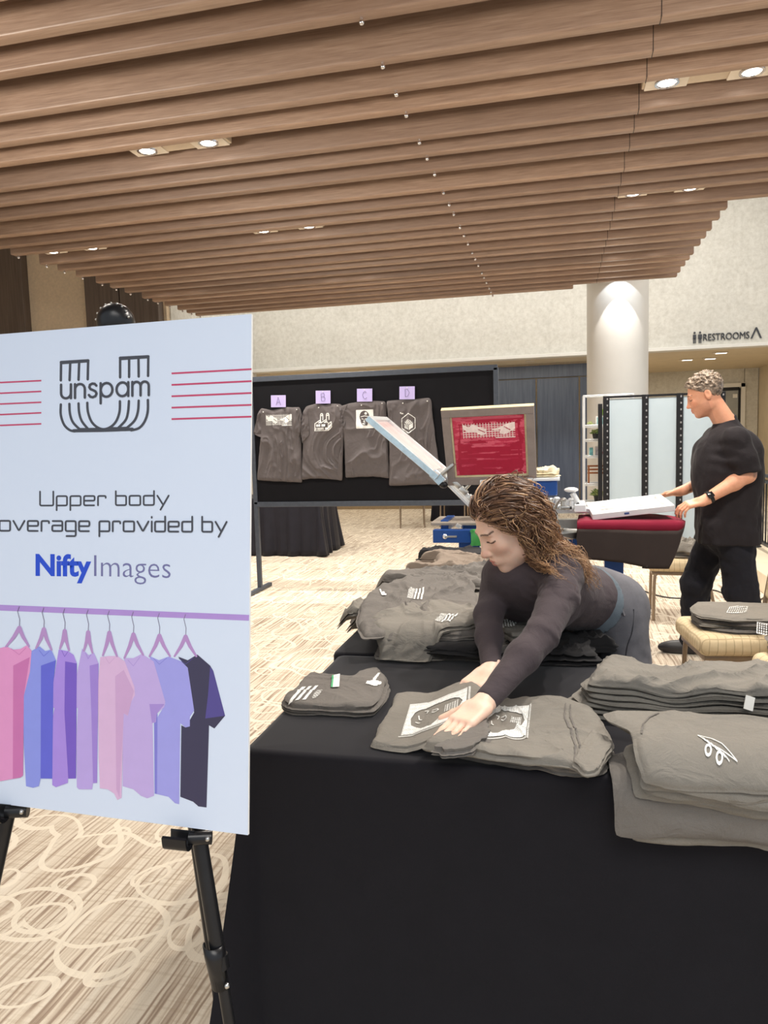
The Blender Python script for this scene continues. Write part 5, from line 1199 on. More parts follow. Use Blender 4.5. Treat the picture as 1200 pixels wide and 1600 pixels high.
# cable on the carpet
pts = [pz(x, y, .008) for x, y in ((968, 895), (990, 915), (1030, 931), (1075, 934), (1115, 922))]+[Vector((1.50, 6.6, .008)), Vector((1.72, 6.9, .008))]
o = MB().tube(spline(pts, 8), .006, 8).build('power_cable', M_black_metal, None, 40); set_props(o, 'thin black power cable curving over the carpet behind the press', 'cable'); recentre(o)
# bag at the right edge
V_ = None
# ================================================================== PEOPLE: implicit surfaces turned into one mesh each
def A(*v): return np.array(v, float)
def cap(P, a, b, ra, rb=None):
    rb = ra if rb is None else rb; a, b = A(*a), A(*b); ab = b-a; h = np.clip(((P-a)@ab)/(ab@ab+1e-12), 0, 1)
    return np.linalg.norm(P-a-h[:, None]*ab, axis=1)-(ra+(rb-ra)*h)
def chain(P, pts, rad, k=.01):
    d = None
    for i in range(len(pts)-1):
        c = cap(P, pts[i], pts[i+1], rad[i], rad[i+1]); d = c if d is None else smin(d, c, k)
    return d
def ell(P, c, r, R=None):
    q = P-A(*c)
    if R is not None: q = q@R
    r = A(*r); k0 = np.linalg.norm(q/r, axis=1); k1 = np.linalg.norm(q/(r*r), axis=1)+1e-9
    return k0*(k0-1)/k1
def rbox(P, c, h, r, R=None):
    q = P-A(*c)
    if R is not None: q = q@R
    q = np.abs(q)-(A(*h)-r); return np.linalg.norm(np.maximum(q, 0), axis=1)+np.minimum(q.max(1), 0)-r
def smin(a, b, k): h = np.clip(.5+.5*(b-a)/k, 0, 1); return b*(1-h)+a*h-k*h*(1-h)
def smax(a, b, k): return -smin(-a, -b, k)
def frame(t, up):
    """columns: side, up', t"""
    t = A(*t); t /= np.linalg.norm(t); u = A(*up)-t*(A(*up)@t); u /= np.linalg.norm(u); return np.stack([np.cross(u, t), u, t], 1)
def surface(fn, lo, hi, h):
    lo, hi = A(*lo), A(*hi); B = 4; n = (np.ceil((hi-lo)/(h*B)).astype(int))*B+1
    ax = [lo[i]+h*np.arange(n[i]) for i in range(3)]
    nb = (n-1)//B
    cx = [lo[i]+h*B*(np.arange(nb[i])+.5) for i in range(3)]
    G = np.stack(np.meshgrid(*cx, indexing='ij'), -1).reshape(-1, 3)
    dc = fn(G).reshape(nb); near = np.abs(dc) < h*B*1.35
    D = np.repeat(np.repeat(np.repeat(dc, B, 0), B, 1), B, 2); D = np.pad(D, ((0, 1),)*3, mode='edge')
    M = np.zeros(n, bool); bi = np.argwhere(near)
    for dx in range(B+1):
        for dy in range(B+1):
            for dz in range(B+1): M[bi[:, 0]*B+dx, bi[:, 1]*B+dy, bi[:, 2]*B+dz] = True
    idx = np.argwhere(M); D[M] = fn(lo+idx*h)
    s = D < 0
    cs = np.stack([s[i:n[0]-1+i, j:n[1]-1+j, k:n[2]-1+k] for i in (0, 1) for j in (0, 1) for k in (0, 1)], 0)
    cnt = cs.sum(0); act = (cnt > 0) & (cnt < 8); ci = np.argwhere(act); vid = -np.ones(act.shape, int); vid[act] = np.arange(len(ci))
    acc = np.zeros((len(ci), 3)); num = np.zeros(len(ci))
    offs = [(i, j, k) for i in (0, 1) for j in (0, 1) for k in (0, 1)]
    for a in range(8):
        for b in range(a+1, 8):
            oa, ob = np.array(offs[a]), np.array(offs[b])
            if np.abs(oa-ob).sum() != 1: continue
            da = D[tuple((ci+oa).T)]; db = D[tuple((ci+ob).T)]; m = (da < 0) != (db < 0)
            t = np.where(m, da/(da-db+1e-15), 0); p = oa+(ob-oa)*t[:, None]
            acc[m] += p[m]; num[m] += 1
    V = lo+(ci+acc/num[:, None])*h; F = []
    for axn in range(3):
        o1, o2 = [(1, 2), (2, 0), (0, 1)][axn]
        e = np.zeros(3, int); e[axn] = 1
        sl0 = [slice(1, n[i]-1) for i in range(3)]; sl0[axn] = slice(0, n[axn]-1); sl1 = list(sl0); sl1[axn] = slice(1, n[axn])
        c = s[tuple(sl0)] != s[tuple(sl1)]; g = np.argwhere(c); base = np.array([1, 1, 1]); base[axn] = 0; g = g+base
        inside = s[tuple(g.T)]
        u1 = np.zeros(3, int); u1[o1] = 1; u2 = np.zeros(3, int); u2[o2] = 1
        q = np.stack([vid[tuple((g-u1-u2).T)], vid[tuple((g-u2).T)], vid[tuple(g.T)], vid[tuple((g-u1).T)]], 1)
        q[~inside] = q[~inside][:, ::-1]; F.append(q[(q >= 0).all(1)])
    return V, np.vstack(F)
def fastmesh(name, V, F, mat, parent, smooth=True, color=None):
    me = bpy.data.meshes.new(name); V = np.asarray(V, np.float32); F = np.asarray(F, np.int32); k = F.shape[1]
    me.vertices.add(len(V)); me.vertices.foreach_set('co', V.ravel()); me.loops.add(F.size); me.loops.foreach_set('vertex_index', F.ravel())
    me.polygons.add(len(F)); me.polygons.foreach_set('loop_start', np.arange(0, F.size, k, dtype=np.int32)); me.polygons.foreach_set('loop_total', np.full(len(F), k, np.int32))
    me.update(calc_edges=True); me.validate()
    if color is not None:
        a = me.color_attributes.new('tone', 'FLOAT_COLOR', 'POINT'); a.data.foreach_set('color', np.c_[color, np.ones(len(color))].astype(np.float32).ravel())
    return link_mesh(name, me, mat, parent, smooth, True)
def join(parts):
    V, F, C, o = [], [], [], 0
    for p in parts: V.append(p[0]); F.append(p[1]+o); C.append(p[2]); o += len(p[0])
    return np.vstack(V), np.vstack(F), np.vstack(C)

def head_sdf(Q, male=False):
    """head in its own frame: x to its left, y forward, z up, origin between the ears"""
    ax = np.abs(Q[:, 0]); S = np.c_[ax, Q[:, 1], Q[:, 2]]
    w = 1.05 if male else 1.0
    d = ell(Q, (0, -.012, .034), (.074*w, .096, .086))
    d = smin(d, ell(Q, (0, .030, -.030), (.060*w, .068, .080)), .03)                       # mid face
    d = smin(d, ell(Q, (0, .034, -.075), (.047*w, .052, .046 if not male else .050)), .025)  # jaw
    d = smin(d, ell(Q, (0, .074, -.103), (.020*w, .018, .016)), .022)                      # chin
    d = smin(d, ell(S, (.050*w, .006, -.060), (.014, .030, .030)), .028)                   # jaw angle
    d = smin(d, ell(S, (.040, .062, -.022), (.022, .020, .020)), .025)                     # cheekbone
    d = smin(d, ell(S, (.026, .083, .024), (.024, .008, .007 if not male else .009)), .018)   # brow
    d = smax(d, -ell(S, (.033, .100, .001), (.020, .018, .013)), .016)                     # socket
    d = smin(d, ell(S, (.032, .073, .001), (.0155, .0135, .0125)), .004)                   # closed / lowered lid
    d = smin(d, cap(Q, (0, .086, .012), (0, .106, -.030), .008, .0105), .014)              # nose ridge
    d = smin(d, ell(Q, (0, .108, -.034), (.0125, .0125, .010)), .008)
    d = smin(d, ell(S, (.0115, .098, -.038), (.0075, .010, .007)), .007)                   # nostril wing
    d = smax(d, -ell(S, (.006, .103, -.0455), (.0035, .005, .003)), .003)
    d = smin(d, ell(Q, (0, .086, -.066), (.026, .014, .015)), .015)                        # muzzle
    d = smin(d, ell(Q, (0, .096, -.0625), (.021, .0085, .0052)), .005)                     # upper lip
    d = smin(d, ell(Q, (0, .0945, -.0745), (.018, .0090, .0062)), .005)                    # lower lip
    d = smax(d, -ell(Q, (0, .106, -.0682), (.024, .008, .0012)), .003)                     # mouth line
    e = ell(S, (.0765*w, -.012, -.006), (.007, .019, .031)); e = smax(e, -ell(S, (.086*w, -.009, -.002), (.007, .011, .019)), .005)
    d = smin(d, e, .008)
    return d
def head_color(Q, skin, lip, brow, lash, blush, beard=None):
    S = np.c_[np.abs(Q[:, 0]), Q[:, 1], Q[:, 2]]; C = np.tile(A(*skin), (len(Q), 1))
    def blend(m, c, a=1.0): m = np.clip(m, 0, 1)[:, None]*a; C[:] = C*(1-m)+A(*c)*m
    blend(1-(ell(S, (.042, .070, -.028), (.024, .03, .022))+.004)/.010, blush, .22)
    blend(1-(ell(Q, (0, .110, -.034), (.016, .016, .014))+.002)/.006, blush, .30)
    if beard is not None: blend((-.038-Q[:, 2])/.012*(Q[:, 1] > .0), beard, .45)
    lipm = np.minimum(ell(Q, (0, .096, -.0625), (.022, .012, .0062)), ell(Q, (0, .0945, -.0745), (.019, .012, .0072)))
    blend(-lipm/.0012, lip, .9)
    bz = .0275-((S[:, 0]-.031)/.024)**2*.004
    blend((1-np.abs(Q[:, 2]-bz)/.0030)*2.5*((S[:, 0] > .010) & (S[:, 0] < .050) & (Q[:, 1] > .05)), brow, .9)
    lz = -.0048-((S[:, 0]-.032)/.016)**2*-.003
    blend((1-np.abs(Q[:, 2]-lz)/.0027)*3*((S[:, 0] > .015) & (S[:, 0] < .051) & (Q[:, 1] > .05)), lash, .95)
    return C
def hand_sdf(P, W, d, pn, s, curl, size=1.0, thumb=(.6, .75, .25), tcurl=.3, spread=.06):
    W, d, pn, s = A(*W), A(*d), A(*pn), A(*s); d /= np.linalg.norm(d); pn = pn-d*(pn@d); pn /= np.linalg.norm(pn); s = s-d*(s@d)-pn*(s@pn); s /= np.linalg.norm(s)
    R = np.stack([s, pn, d], 1); z = size
    D = rbox(P, W+d*.047*z, (.037*z, .0125*z, .047*z), .012*z, R)
    D = smin(D, cap(P, W-d*.03*z, W+d*.02*z, .024*z, .022*z), .02)
    D = smin(D, ell(P, W+d*.030*z+s*.022*z+pn*.008*z, (.016*z, .013*z, .028*z), R), .012)   # thumb pad
    L = [(.040, .024, .020), (.044, .028, .021), (.041, .026, .020), (.032, .020, .018)]
    for i in range(4):
        p = W+d*(.088-.004*abs(i-1))*z+s*(.0285-.0188*i)*z; a = 0; c = curl[i] if isinstance(curl[0], (tuple, list)) else curl
        dd = d+s*(spread*(1.5-i)/1.5); dd /= np.linalg.norm(dd); pts = [p-dd*.012*z, p]; rr = [.0085*z, .0086*z]
        for k in range(3):
            a += c[k]; q = pts[-1]+(dd*math.cos(a)+pn*math.sin(a))*L[i][k]*z; pts.append(q); rr.append((.0078, .0071, .0060)[k]*z)
        if i == 3: rr = [r*.88 for r in rr]
        D = smin(D, chain(P, pts, rr, .003), .005)
    t0 = W+d*.020*z+s*.026*z; td = d*thumb[0]+s*thumb[1]+pn*thumb[2]; td /= np.linalg.norm(td); t1 = t0+td*.040*z; td2 = td*math.cos(tcurl)+d*math.sin(tcurl); t2 = t1+td2*.030*z
    D = smin(D, chain(P, [t0, t1, t2], [.0125*z, .0098*z, .0078*z], .004), .012)
    return D
def bounds(pts, pad): P = np.array([tuple(p) for p in pts]); return P.min(0)-pad, P.max(0)+pad
M_skin = attr_mat('skin', rough=.48, spec=.4, sss=.12, var=.10, scale=90)
M_hair = attr_mat('hair_strands', rough=.42, spec=.5, var=.25, scale=120)

# ------------------------------------------------------------------ the woman leaning over the table
wm = thing('person', 'woman with wavy brown hair in dark grey top and jeans leaning over folded shirts', 'person', (.14, 2.58, 0))
SKW = A(*srgb(250, 206, 182))
hipC = A(.108, 2.585, .882)
lsh, rsh = A(.005, 2.16, 1.045), A(-.185, 2.42, 1.0)
lel, lwr = A(*pd(846, 992, 1.90)), A(*pd(757, 1098, 1.725)); rel, rwr = A(*pd(763, 962, 2.22)), A(*pd(767, 1047, 2.02))
smid = (lsh+rsh)/2
tsp = smid-hipC; tsp /= np.linalg.norm(tsp); FR = frame(tsp, (0, 0, 1))          # side, back, along
lside = A(.82, -.57, 0)
fW = A(-.46, -.89, 0)
Hc = A(*pd(795, 819, 2.165)); f0 = A(-.885, -.465, 0); pit = math.radians(31)
hf = f0*math.cos(pit)+A(0, 0, -math.sin(pit)); hu = f0*math.sin(pit)+A(0, 0, math.cos(pit)); hl = np.cross(hu, hf); HR = np.stack([hl, hf, hu], 1)
nb = smid+A(-.005, -.01, .045)
def w_torso(P, o=0.):
    d = ell(P, hipC+tsp*.36+A(0, 0, -.02), (.155, .108, .18), FR)
    d = smin(d, ell(P, hipC+tsp*.20+A(0, 0, -.015), (.135, .112, .17), FR), .05)
    d = smin(d, ell(P, hipC+tsp*.05, (.134, .112, .13), FR), .05)
    d = smin(d, cap(P, rsh+A(.03, -.01, .0), lsh+A(-.02, .01, 0), .058, .062), .06)
    d = smin(d, cap(P, smid+A(.03, .04, .01), nb, .075, .05), .05)
    for s_ in (-1, 1): d = smin(d, ell(P, hipC+tsp*.33+FR[:, 1]*-.085+lside*.068*s_, (.066, .062, .066), FR), .035)
    return d
def w_arms(P):
    a = chain(P, [lsh, lsh+(lel-lsh)*.4+A(.012, 0, .006), lel, lel+(lwr-lel)*.35, lwr], [.060, .053, .041, .040, .0265], .02)
    b = chain(P, [rsh, rel, rel+(rwr-rel)*.4, rwr], [.058, .041, .038, .027], .02)
    return a, b
def w_top(P):
    a, b = w_arms(P); d = smin(w_torso(P), a, .035); d = smin(d, b, .035)
    # soft folds at the armpit and the elbow
    q = fbm(P*A(22, 22, 30), 401, 2); near = np.exp(-(np.linalg.norm(P-(lsh*.75+lel*.25), axis=1)/.10)**2)+.7*np.exp(-(np.linalg.norm(P-lel, axis=1)/.06)**2)+.5*np.exp(-(np.linalg.norm(P-(hipC+tsp*.12), axis=1)/.13)**2)
    ring = np.sin((P@A(60, 30, 95))+3*q)
    return d-.0034*ring*near-.0012*q
hem_n = tsp; hem_p = hipC+tsp*.075
def w_sweater(P):
    d = w_top(P); d = smax(d, -((P-hem_p)@hem_n), .006)
    for w_, e_ in ((lwr, lel), (rwr, rel)):
        ax_ = (w_-e_)/np.linalg.norm(w_-e_); m = np.linalg.norm(P-w_, axis=1) < .12
        d = np.where(m, smax(d, (P-(w_-ax_*.004))@ax_, .004), d)
    neck = np.linalg.norm(P-nb-A(-.012, -.005, .03), axis=1)-.055
    return smax(d, -neck, .008)
V, F = surface(w_sweater, *bounds([lsh, rsh, lel, rel, lwr, rwr, hipC, nb], .17), .0042)
M_swt = fabric('charcoal_rib_knit', srgb(78, 69, 72), var=.06, sheen=.08, weave=1400, bump=.25, wrinkle=.25, wscale=20)
fastmesh('long_sleeved_top', V, F, M_swt, wm)
# jeans
lh_, rh_ = hipC+A(.070, -.036, -.03), hipC+A(-.056, .044, -.03)
lkn, rkn = A(.24, 2.50, .47), A(.15, 2.64, .47); lan, ran = A(.26, 2.58, .085), A(.17, 2.72, .085)
def w_legs(P, e=0.):
    d = ell(P, hipC+A(.0, .0, .0), (.138, .118, .13), FR)
    d = smin(d, chain(P, [lh_, lkn, lan], [.094, .066, .050], .03), .05); d = smin(d, chain(P, [rh_, rkn, ran], [.094, .066, .050], .03), .05)
    for p in (lh_, rh_): d = smin(d, ell(P, p+A(.022, .045, .015), (.078, .078, .085)), .05)
    return d
def w_jeans(P):
    d = w_legs(P)-.006; q = fbm(P*26, 411, 2)
    d = d-.003*q*np.clip((1.0-P[:, 2])*3, 0, 1)
    d = smax(d, (P-(hem_p+tsp*.020))@hem_n, .006); d = smax(d, .075-P[:, 2], .006)
    return d
V, F = surface(w_jeans, *bounds([hipC, lh_, rh_, lkn, rkn, lan, ran], .17), .006)
M_jean = fabric('washed_black_denim', srgb(104, 103, 108), var=.35, sheen=.04, weave=600)
jn = fastmesh('jeans', V, F, M_jean, wm)
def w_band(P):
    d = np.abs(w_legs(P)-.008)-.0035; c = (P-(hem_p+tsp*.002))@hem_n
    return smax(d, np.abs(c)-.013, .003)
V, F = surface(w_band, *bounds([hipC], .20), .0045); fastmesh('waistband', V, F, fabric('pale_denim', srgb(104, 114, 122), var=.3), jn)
# seams, pocket and belt loops on the visible side
def on_surf(fn, p, dirn, n=40):
    p = A(*p); dirn = A(*dirn)/np.linalg.norm(dirn)
    for _ in range(n): p = p-dirn*float(fn(p[None])[0])*.8
    return p
cam0 = A(0, 0, 1.45)
def seam(name, pix, dep, r, mat, fn=w_jeans, par=None):
    pts = []
    for x, y in pix:
        p = A(*pd(x, y, dep)); dr = cam0-p; dr /= np.linalg.norm(dr); p = p+dr*.25
        for _ in range(60): p = p-dr*float(fn(p[None])[0])*.7
        pts.append(p)
    MB().tube(spline(pts, 4), r, 6).build(name, mat, par or jn, 60)
M_thread = simple('seam_dark', srgb(54, 54, 60), .8)
seam('side_seam', [(990, 952), (988, 985), (980, 1010), (976, 1040)], 2.45, .0022, M_thread)
seam('pocket_edge', [(905, 968), (930, 976), (958, 974), (972, 958)], 2.42, .0024, M_thread)
seam('belt_loop', [(968, 942), (975, 962)], 2.42, .005, M_jean); 
# body: head and neck, hands with wrists, hidden trunk
Mh = lambda P: (P-Hc)@HR
def w_head(P):
    d = head_sdf(Mh(P)); return smin(d, cap(P, Hc-hu*.055-hf*.022, nb+A(.01, .01, -.01), .047, .052), .02)
parts = []
V, F = surface(w_head, *bounds([Hc, nb], .15), .0023)
C = head_color(Mh(V), SKW, srgb(196, 112, 104), srgb(74, 50, 40), srgb(46, 32, 28), srgb(222, 138, 116)); parts.append((V, F, C))
ltip = A(*pz(687, 1161, .795)); dl = ltip-lwr; dl[2] *= .9
lhand = lambda P: smin(hand_sdf(P, lwr+dl/np.linalg.norm(dl)*.012, dl, (0.05, .02, -1), (-.8, .5, .1), (.10, .10, .08), .94, (.62, .74, .22), .15, .02), cap(P, lwr, lwr-(lwr-lel)*.15, .0235, .026), .012)
V, F = surface(lhand, *bounds([lwr, ltip], .10), .0022); parts.append((V, F, np.tile(SKW, (len(V), 1))))
rtip = A(*pz(722, 1083, .792)); dr_ = rtip-rwr
rhand = lambda P: smin(hand_sdf(P, rwr+dr_/np.linalg.norm(dr_)*.012, dr_, (0, .05, -1), (.6, -.7, .0), (.15, .18, .12), .94, (.7, .6, .3), .2, .03), cap(P, rwr, rwr-(rwr-rel)*.12, .024, .026), .012)
V, F = surface(rhand, *bounds([rwr, rtip], .10), .0022); parts.append((V, F, np.tile(SKW, (len(V), 1))))
def w_inner(P):
    a, b = w_arms(P); d = smin(smin(w_torso(P), a, .03), b, .03); d = smin(d, w_legs(P), .04)+.012
    d = smin(d, cap(P, nb, Hc-hu*.05-hf*.02, .042), .02)
    for an, t_ in ((lan, A(-.06, -.12, 0)), (ran, A(-.06, -.12, 0))): d = smin(d, chain(P, [an+A(0, 0, .05), an+A(0, 0, -.03), an+t_+A(0, 0, -.055)], [.036, .036, .026], .01), .02)
    return d
V, F = surface(w_inner, *bounds([hipC, nb, lsh, rsh, lwr, rwr, lan-A(0, .1, .08), ran-A(0, .1, .08)], .12), .0085); parts.append((V, F, np.tile(SKW, (len(V), 1))))
fastmesh('body', *join(parts)[:2], M_skin, wm, True, join(parts)[2])
for an in (lan, ran):
    f_ = lambda P, an=an: smax(ell(P, an+A(-.05, -.085, -.045), (.05, .13, .05), frame((0, 0, 1), (-.5, -.86, 0))), .004-P[:, 2], .004)
    V, F = surface(f_, *bounds([an+A(-.05, -.085, -.045)], .16), .006); fastmesh('shoe', V, F, M_black_metal, wm)
# hair
def tubes(paths, rad, cols, sides=5):
    """many tapered locks in one mesh: (n, m, 3) points"""
    n, m, _ = paths.shape; t = np.gradient(paths, axis=1); t /= np.linalg.norm(t, axis=2, keepdims=True)+1e-9
    ref = np.where(np.abs(t[..., 2:3]) < .9, A(0, 0, 1), A(1, 0, 0)); s_ = np.cross(t, ref); s_ /= np.linalg.norm(s_, axis=2, keepdims=True)+1e-9; u_ = np.cross(s_, t)
    a = 2*PI*np.arange(sides)/sides
    V = paths[:, :, None]+(s_[:, :, None]*np.cos(a)[None, None, :, None]+u_[:, :, None]*np.sin(a)[None, None, :, None])*rad[:, :, None, None]
    i = np.arange(n)[:, None, None]*m*sides; j = np.arange(m-1)[None, :, None]*sides; k = np.arange(sides)[None, None]; k2 = (k+1) % sides
    F = np.stack([i+j+k, i+j+k2, i+j+sides+k2, i+j+sides+k], -1).reshape(-1, 4)
    return V.reshape(-1, 3), F, np.repeat(cols.reshape(n*m, 3), sides, 0)
rs = np.random.default_rng(12)
def cap_sdf(Q):
    d = ell(Q, (0, -.016, .036), (.083, .103, .094)); d = smin(d, ell(Q, (0, -.06, -.03), (.068, .05, .075)), .03)
    hl_ = Q[:, 1]*.80-Q[:, 2]*.80-.012+.25*np.abs(Q[:, 0])**1.0*.0
    d = smax(d, hl_, .012); d = smax(d, -(head_sdf(Q)-.001), .002)
    part = np.exp(-((Q[:, 0]-.012)/.006)**2)*np.clip((Q[:, 2]-.06)/.04, 0, 1); return d+.006*part-.003*np.sin(Q[:, 1]*160+5*vnoise(Q*25, 3))*np.clip((Q[:, 2])/.05, 0, 1)
V, F = surface(lambda P: cap_sdf(Mh(P)), *bounds([Hc], .15), .0035)
DB, MB_, GB = A(*srgb(48, 32, 26)), A(*srgb(112, 80, 60)), A(*srgb(206, 164, 122))
def hair_mix(x): x = np.clip(x, 0, 1)[..., None]; return np.where(x < .5, DB+(MB_-DB)*x*2, MB_+(GB-MB_)*(x-.5)*2)
nz = .38+.5*fbm(np.c_[Mh(V)[:, 0]*90, Mh(V)[:, 1]*14, Mh(V)[:, 2]*20], 7, 2)
hp = [(V, F, hair_mix(nz))]
NS, MM = 1900, 32
P0, D0 = [], []
while len(P0) < NS:
    q = rs.normal(size=3); q /= np.linalg.norm(q); p = A(0, -.016, .036)+q*A(.082, .102, .093)
    if p[1]*.80-p[2]*.80-.012 > -.002 or p[2] < -.035: continue
    P0.append(p)
P0 = np.array(P0); sx_ = np.where(P0[:, 0] > .012, 1., -1.)
back = np.clip((P0[:, 1]+.05)/.10, 0, 1)
D0 = np.c_[sx_*(.8-.2*back), -.55-.5*back, -.10+0*back]
pos = P0@HR.T+Hc; dr = D0@HR.T; dr /= np.linalg.norm(dr, axis=1, keepdims=True)
Ln = rs.uniform(.27, .42, NS)*np.where(P0[:, 2] > .05, 1.12, .95)*np.where(P0[:, 0] > .03, 1.18, 1.0); step = Ln/MM
lay = rs.uniform(.0, .034, NS); paths = [pos]; BKC = np.where(P0[:, 0] > .02, rs.uniform(-.01, .10, NS), rs.uniform(.06, .15, NS)); SKC, SKR = (0, -.012, .022), (.080, .100, .104)
for k in range(MM-1):
    t = k/MM; wg = .02+.34*t; g = np.array([.02, .0, -1.])[None]+BKC[:, None]*A(1.3, .8, 0)
    bk = HR@A(0, -1, -.15); dr = dr*(1-wg)+g*wg+bk*(BKC*(1-t)**2)[:, None]; dr /= np.linalg.norm(dr, axis=1, keepdims=True)
    p = paths[-1]+dr*step[:, None]
    ds = ell(Mh(p), SKC, SKR)-lay*(.4+t)                    # stay on the skull for the first part of the way
    hold = np.clip((.50-t)/.15, 0, 1)
    q = Mh(p)-A(*SKC); gn = q/A(*SKR)**2; gn /= np.linalg.norm(gn, axis=1, keepdims=True); gn = gn@HR.T
    p = p-gn*np.where(ds < 0, ds, ds*hold)[:, None]
    for _ in range(2):
        f = lambda X: np.minimum(w_top(X)-.006-lay*.7, cap(X, Hc-hu*.05-hf*.02, nb, .055)-lay*.5); d = f(p); m = d < 0
        if m.any():
            G = np.zeros((m.sum(), 3)); e = 1e-3
            for a_ in range(3):
                pp = p[m].copy(); pp[:, a_] += e; w1 = w_top(pp)-.006-lay[m]*.7; w2 = cap(pp, Hc-hu*.05-hf*.02, nb, .055)-lay[m]*.5; G[:, a_] = (np.minimum(w1, w2)-d[m])/e
            G /= np.linalg.norm(G, axis=1, keepdims=True)+1e-9; p[m] = p[m]-G*d[m][:, None]
    # keep the face clear: push hair behind the cheek line
    q = Mh(p); front = np.clip(q[:, 1]-np.where(q[:, 2] > .0, .03+.6*np.clip(q[:, 2], 0, .1), .016), 0, .03)*(np.abs(q[:, 0]) > .02)*(q[:, 2] < .075); q[:, 1] -= front*.8; p = q@HR.T+Hc
    dr = p-paths[-1]; dr /= np.linalg.norm(dr, axis=1, keepdims=True)+1e-9; paths.append(p)
paths = np.stack(paths, 1)
dd_ = np.array([ell(Mh(paths[:, k]), SKC, SKR) for k in range(MM)]); okp = (dd_[:MM//2].max(0) < .055) & np.isfinite(paths).all((1, 2)) & ((Mh(paths.reshape(-1, 3)).reshape(NS, MM, 3)[..., 1] < .085).all(1))
stp = np.linalg.norm(np.diff(paths, axis=1), axis=2).max(1); okp &= stp < .03
P0, paths, Ln = P0[okp], paths[okp], Ln[okp]; NS = len(P0)
tt = np.linspace(0, 1, MM)[None]; ph = rs.uniform(0, 2*PI, NS)[:, None]; wl = rs.uniform(.055, .085, NS)[:, None]; s_arc = tt*Ln[:, None]
cl = np.floor(np.c_[P0[:, 0]*38+50, P0[:, 1]*38+50, P0[:, 2]*38+50]).astype(int); key = cl[:, 0]*7919+cl[:, 1]*104729+cl[:, 2]*1299709      # neighbours curl together
crs = {k_: np.random.default_rng(abs(int(k_)) % 99991) for k_ in set(key)}; CP = {k_: (r_.uniform(0, 2*PI), r_.uniform(.06, .085), r_.normal(size=3), r_.uniform(.7, 1.3)) for k_, r_ in crs.items()}
ph = np.array([CP[k_][0] for k_ in key])[:, None]+rs.normal(0, .35, NS)[:, None]; wl = np.array([CP[k_][1] for k_ in key])[:, None]; am_ = np.array([CP[k_][3] for k_ in key])[:, None]
amp = .0125*np.clip((tt-.10)/.45, 0, 1)*am_*rs.uniform(.7, 1.2, NS)[:, None]
s1 = np.array([CP[k_][2] for k_ in key])+rs.normal(size=(NS, 3))*.2; s1 /= np.linalg.norm(s1, axis=1, keepdims=True); s2 = np.cross(s1, A(0, 0, 1))
paths = paths+s1[:, None]*(amp*np.sin(2*PI*s_arc/wl+ph))[..., None]+s2[:, None]*(amp*np.cos(2*PI*s_arc/wl+ph))[..., None]
thick = rs.uniform(.0012, .0034, NS)[:, None]; rad = thick*np.clip(1.15-tt, .15, 1)*np.clip(.45+tt*6, 0, 1)
tone = rs.uniform(.08, .74, NS)[:, None]+.34*tt+.12*np.sin(2*PI*s_arc/wl+ph); hp.append(tubes(paths, rad, hair_mix(tone), 5))
V, F, C = join(hp); fastmesh('hair', V, F, M_hair, wm, True, C)

# ------------------------------------------------------------------ the man at the press
mn = thing('person', 'man with short greying hair in black oversized T-shirt lifting a white printing screen', 'person', (1.02, 4.90, 0))
SKM = A(*srgb(224, 160, 128))
mH = A(*py_(1101, 617, 4.86)); f0 = A(-.995, .10, 0); pit = math.radians(21)
mf = f0*math.cos(pit)+A(0, 0, -math.sin(pit)); mu = f0*math.sin(pit)+A(0, 0, math.cos(pit)); ml = np.cross(mu, mf); MR = np.stack([ml, mf, mu], 1)
mnb = A(*py_(1131, 655, 4.87)); tc = A(*py_(1137, 740, 4.88)); mhip = A(*py_(1136, 835, 4.88))
mls, mrs = A(*py_(1150, 688, 4.67)), A(*py_(1118, 688, 5.06))
mle, mlw = A(*py_(1168, 742, 4.66)), A(*py_(1098, 783, 4.60)); mre, mrw = A(*py_(1120, 745, 5.12)), A(*py_(1062, 768, 5.02))
def m_torso(P):
    d = rbox(P, (tc[0]+.03*0, tc[1], 1.02), (.172, .205, .42), .12)
    d = smin(d, ell(P, (tc[0]-.02, tc[1], 1.20), (.185, .225, .26)), .06)
    d = smin(d, cap(P, mls, mrs, .075), .06); d = smin(d, cap(P, mnb+A(.02, 0, -.10), mnb+A(.008, 0, .0), .10, .060), .06)
    return d
slv = lambda s_, e_: (s_+(e_-s_)*.94)
def m_tee(P, uncut=False):
    d = m_torso(P)
    for s_, e_ in ((mls, mle), (mrs, mre)):
        ax_ = (e_-s_)/np.linalg.norm(e_-s_); c_ = chain(P, [s_, s_+(e_-s_)*.5, e_+ax_*.03], [.080, .078, .073], .03); c_ = smax(c_, (P-slv(s_, e_))@ax_, .006); d = smin(d, c_, .022)
    q = fbm(P*A(9, 9, 5), 421, 3); d = d-.009*q-.006*np.sin(P[:, 0]*26+P[:, 1]*18+4*q)*np.clip((1.25-P[:, 2])/.4, 0, 1)
    cr_ = np.exp(-(np.linalg.norm(P-(mls*.7+mle*.3+A(-.06, 0, -.03)), axis=1)/.09)**2); d = d-.006*np.sin(P@A(40, 30, 90))*cr_
    d = smax(d, (mhip[2]-.045)-P[:, 2], .006)
    return d if uncut else smax(d, -nring(P), .006)
nring = lambda P: np.linalg.norm(P-mnb-A(-.018, 0, .060), axis=1)-.085
V, F = surface(m_tee, *bounds([mls, mrs, mle, mre, mnb, mhip, tc+A(-.1, 0, 0)], .22), .0075)
M_tee = fabric('black_heavy_cotton', srgb(43, 39, 41), var=.08, sheen=.04, wrinkle=.5, wscale=7); tee = fastmesh('t_shirt', V, F, M_tee, mn)
mlh, mrh = mhip+A(.02, -.09, .05), mhip+A(-.02, .09, .05)
mlf, mrf = A(1.21, 4.80, .06), A(.845, 5.10, .06)
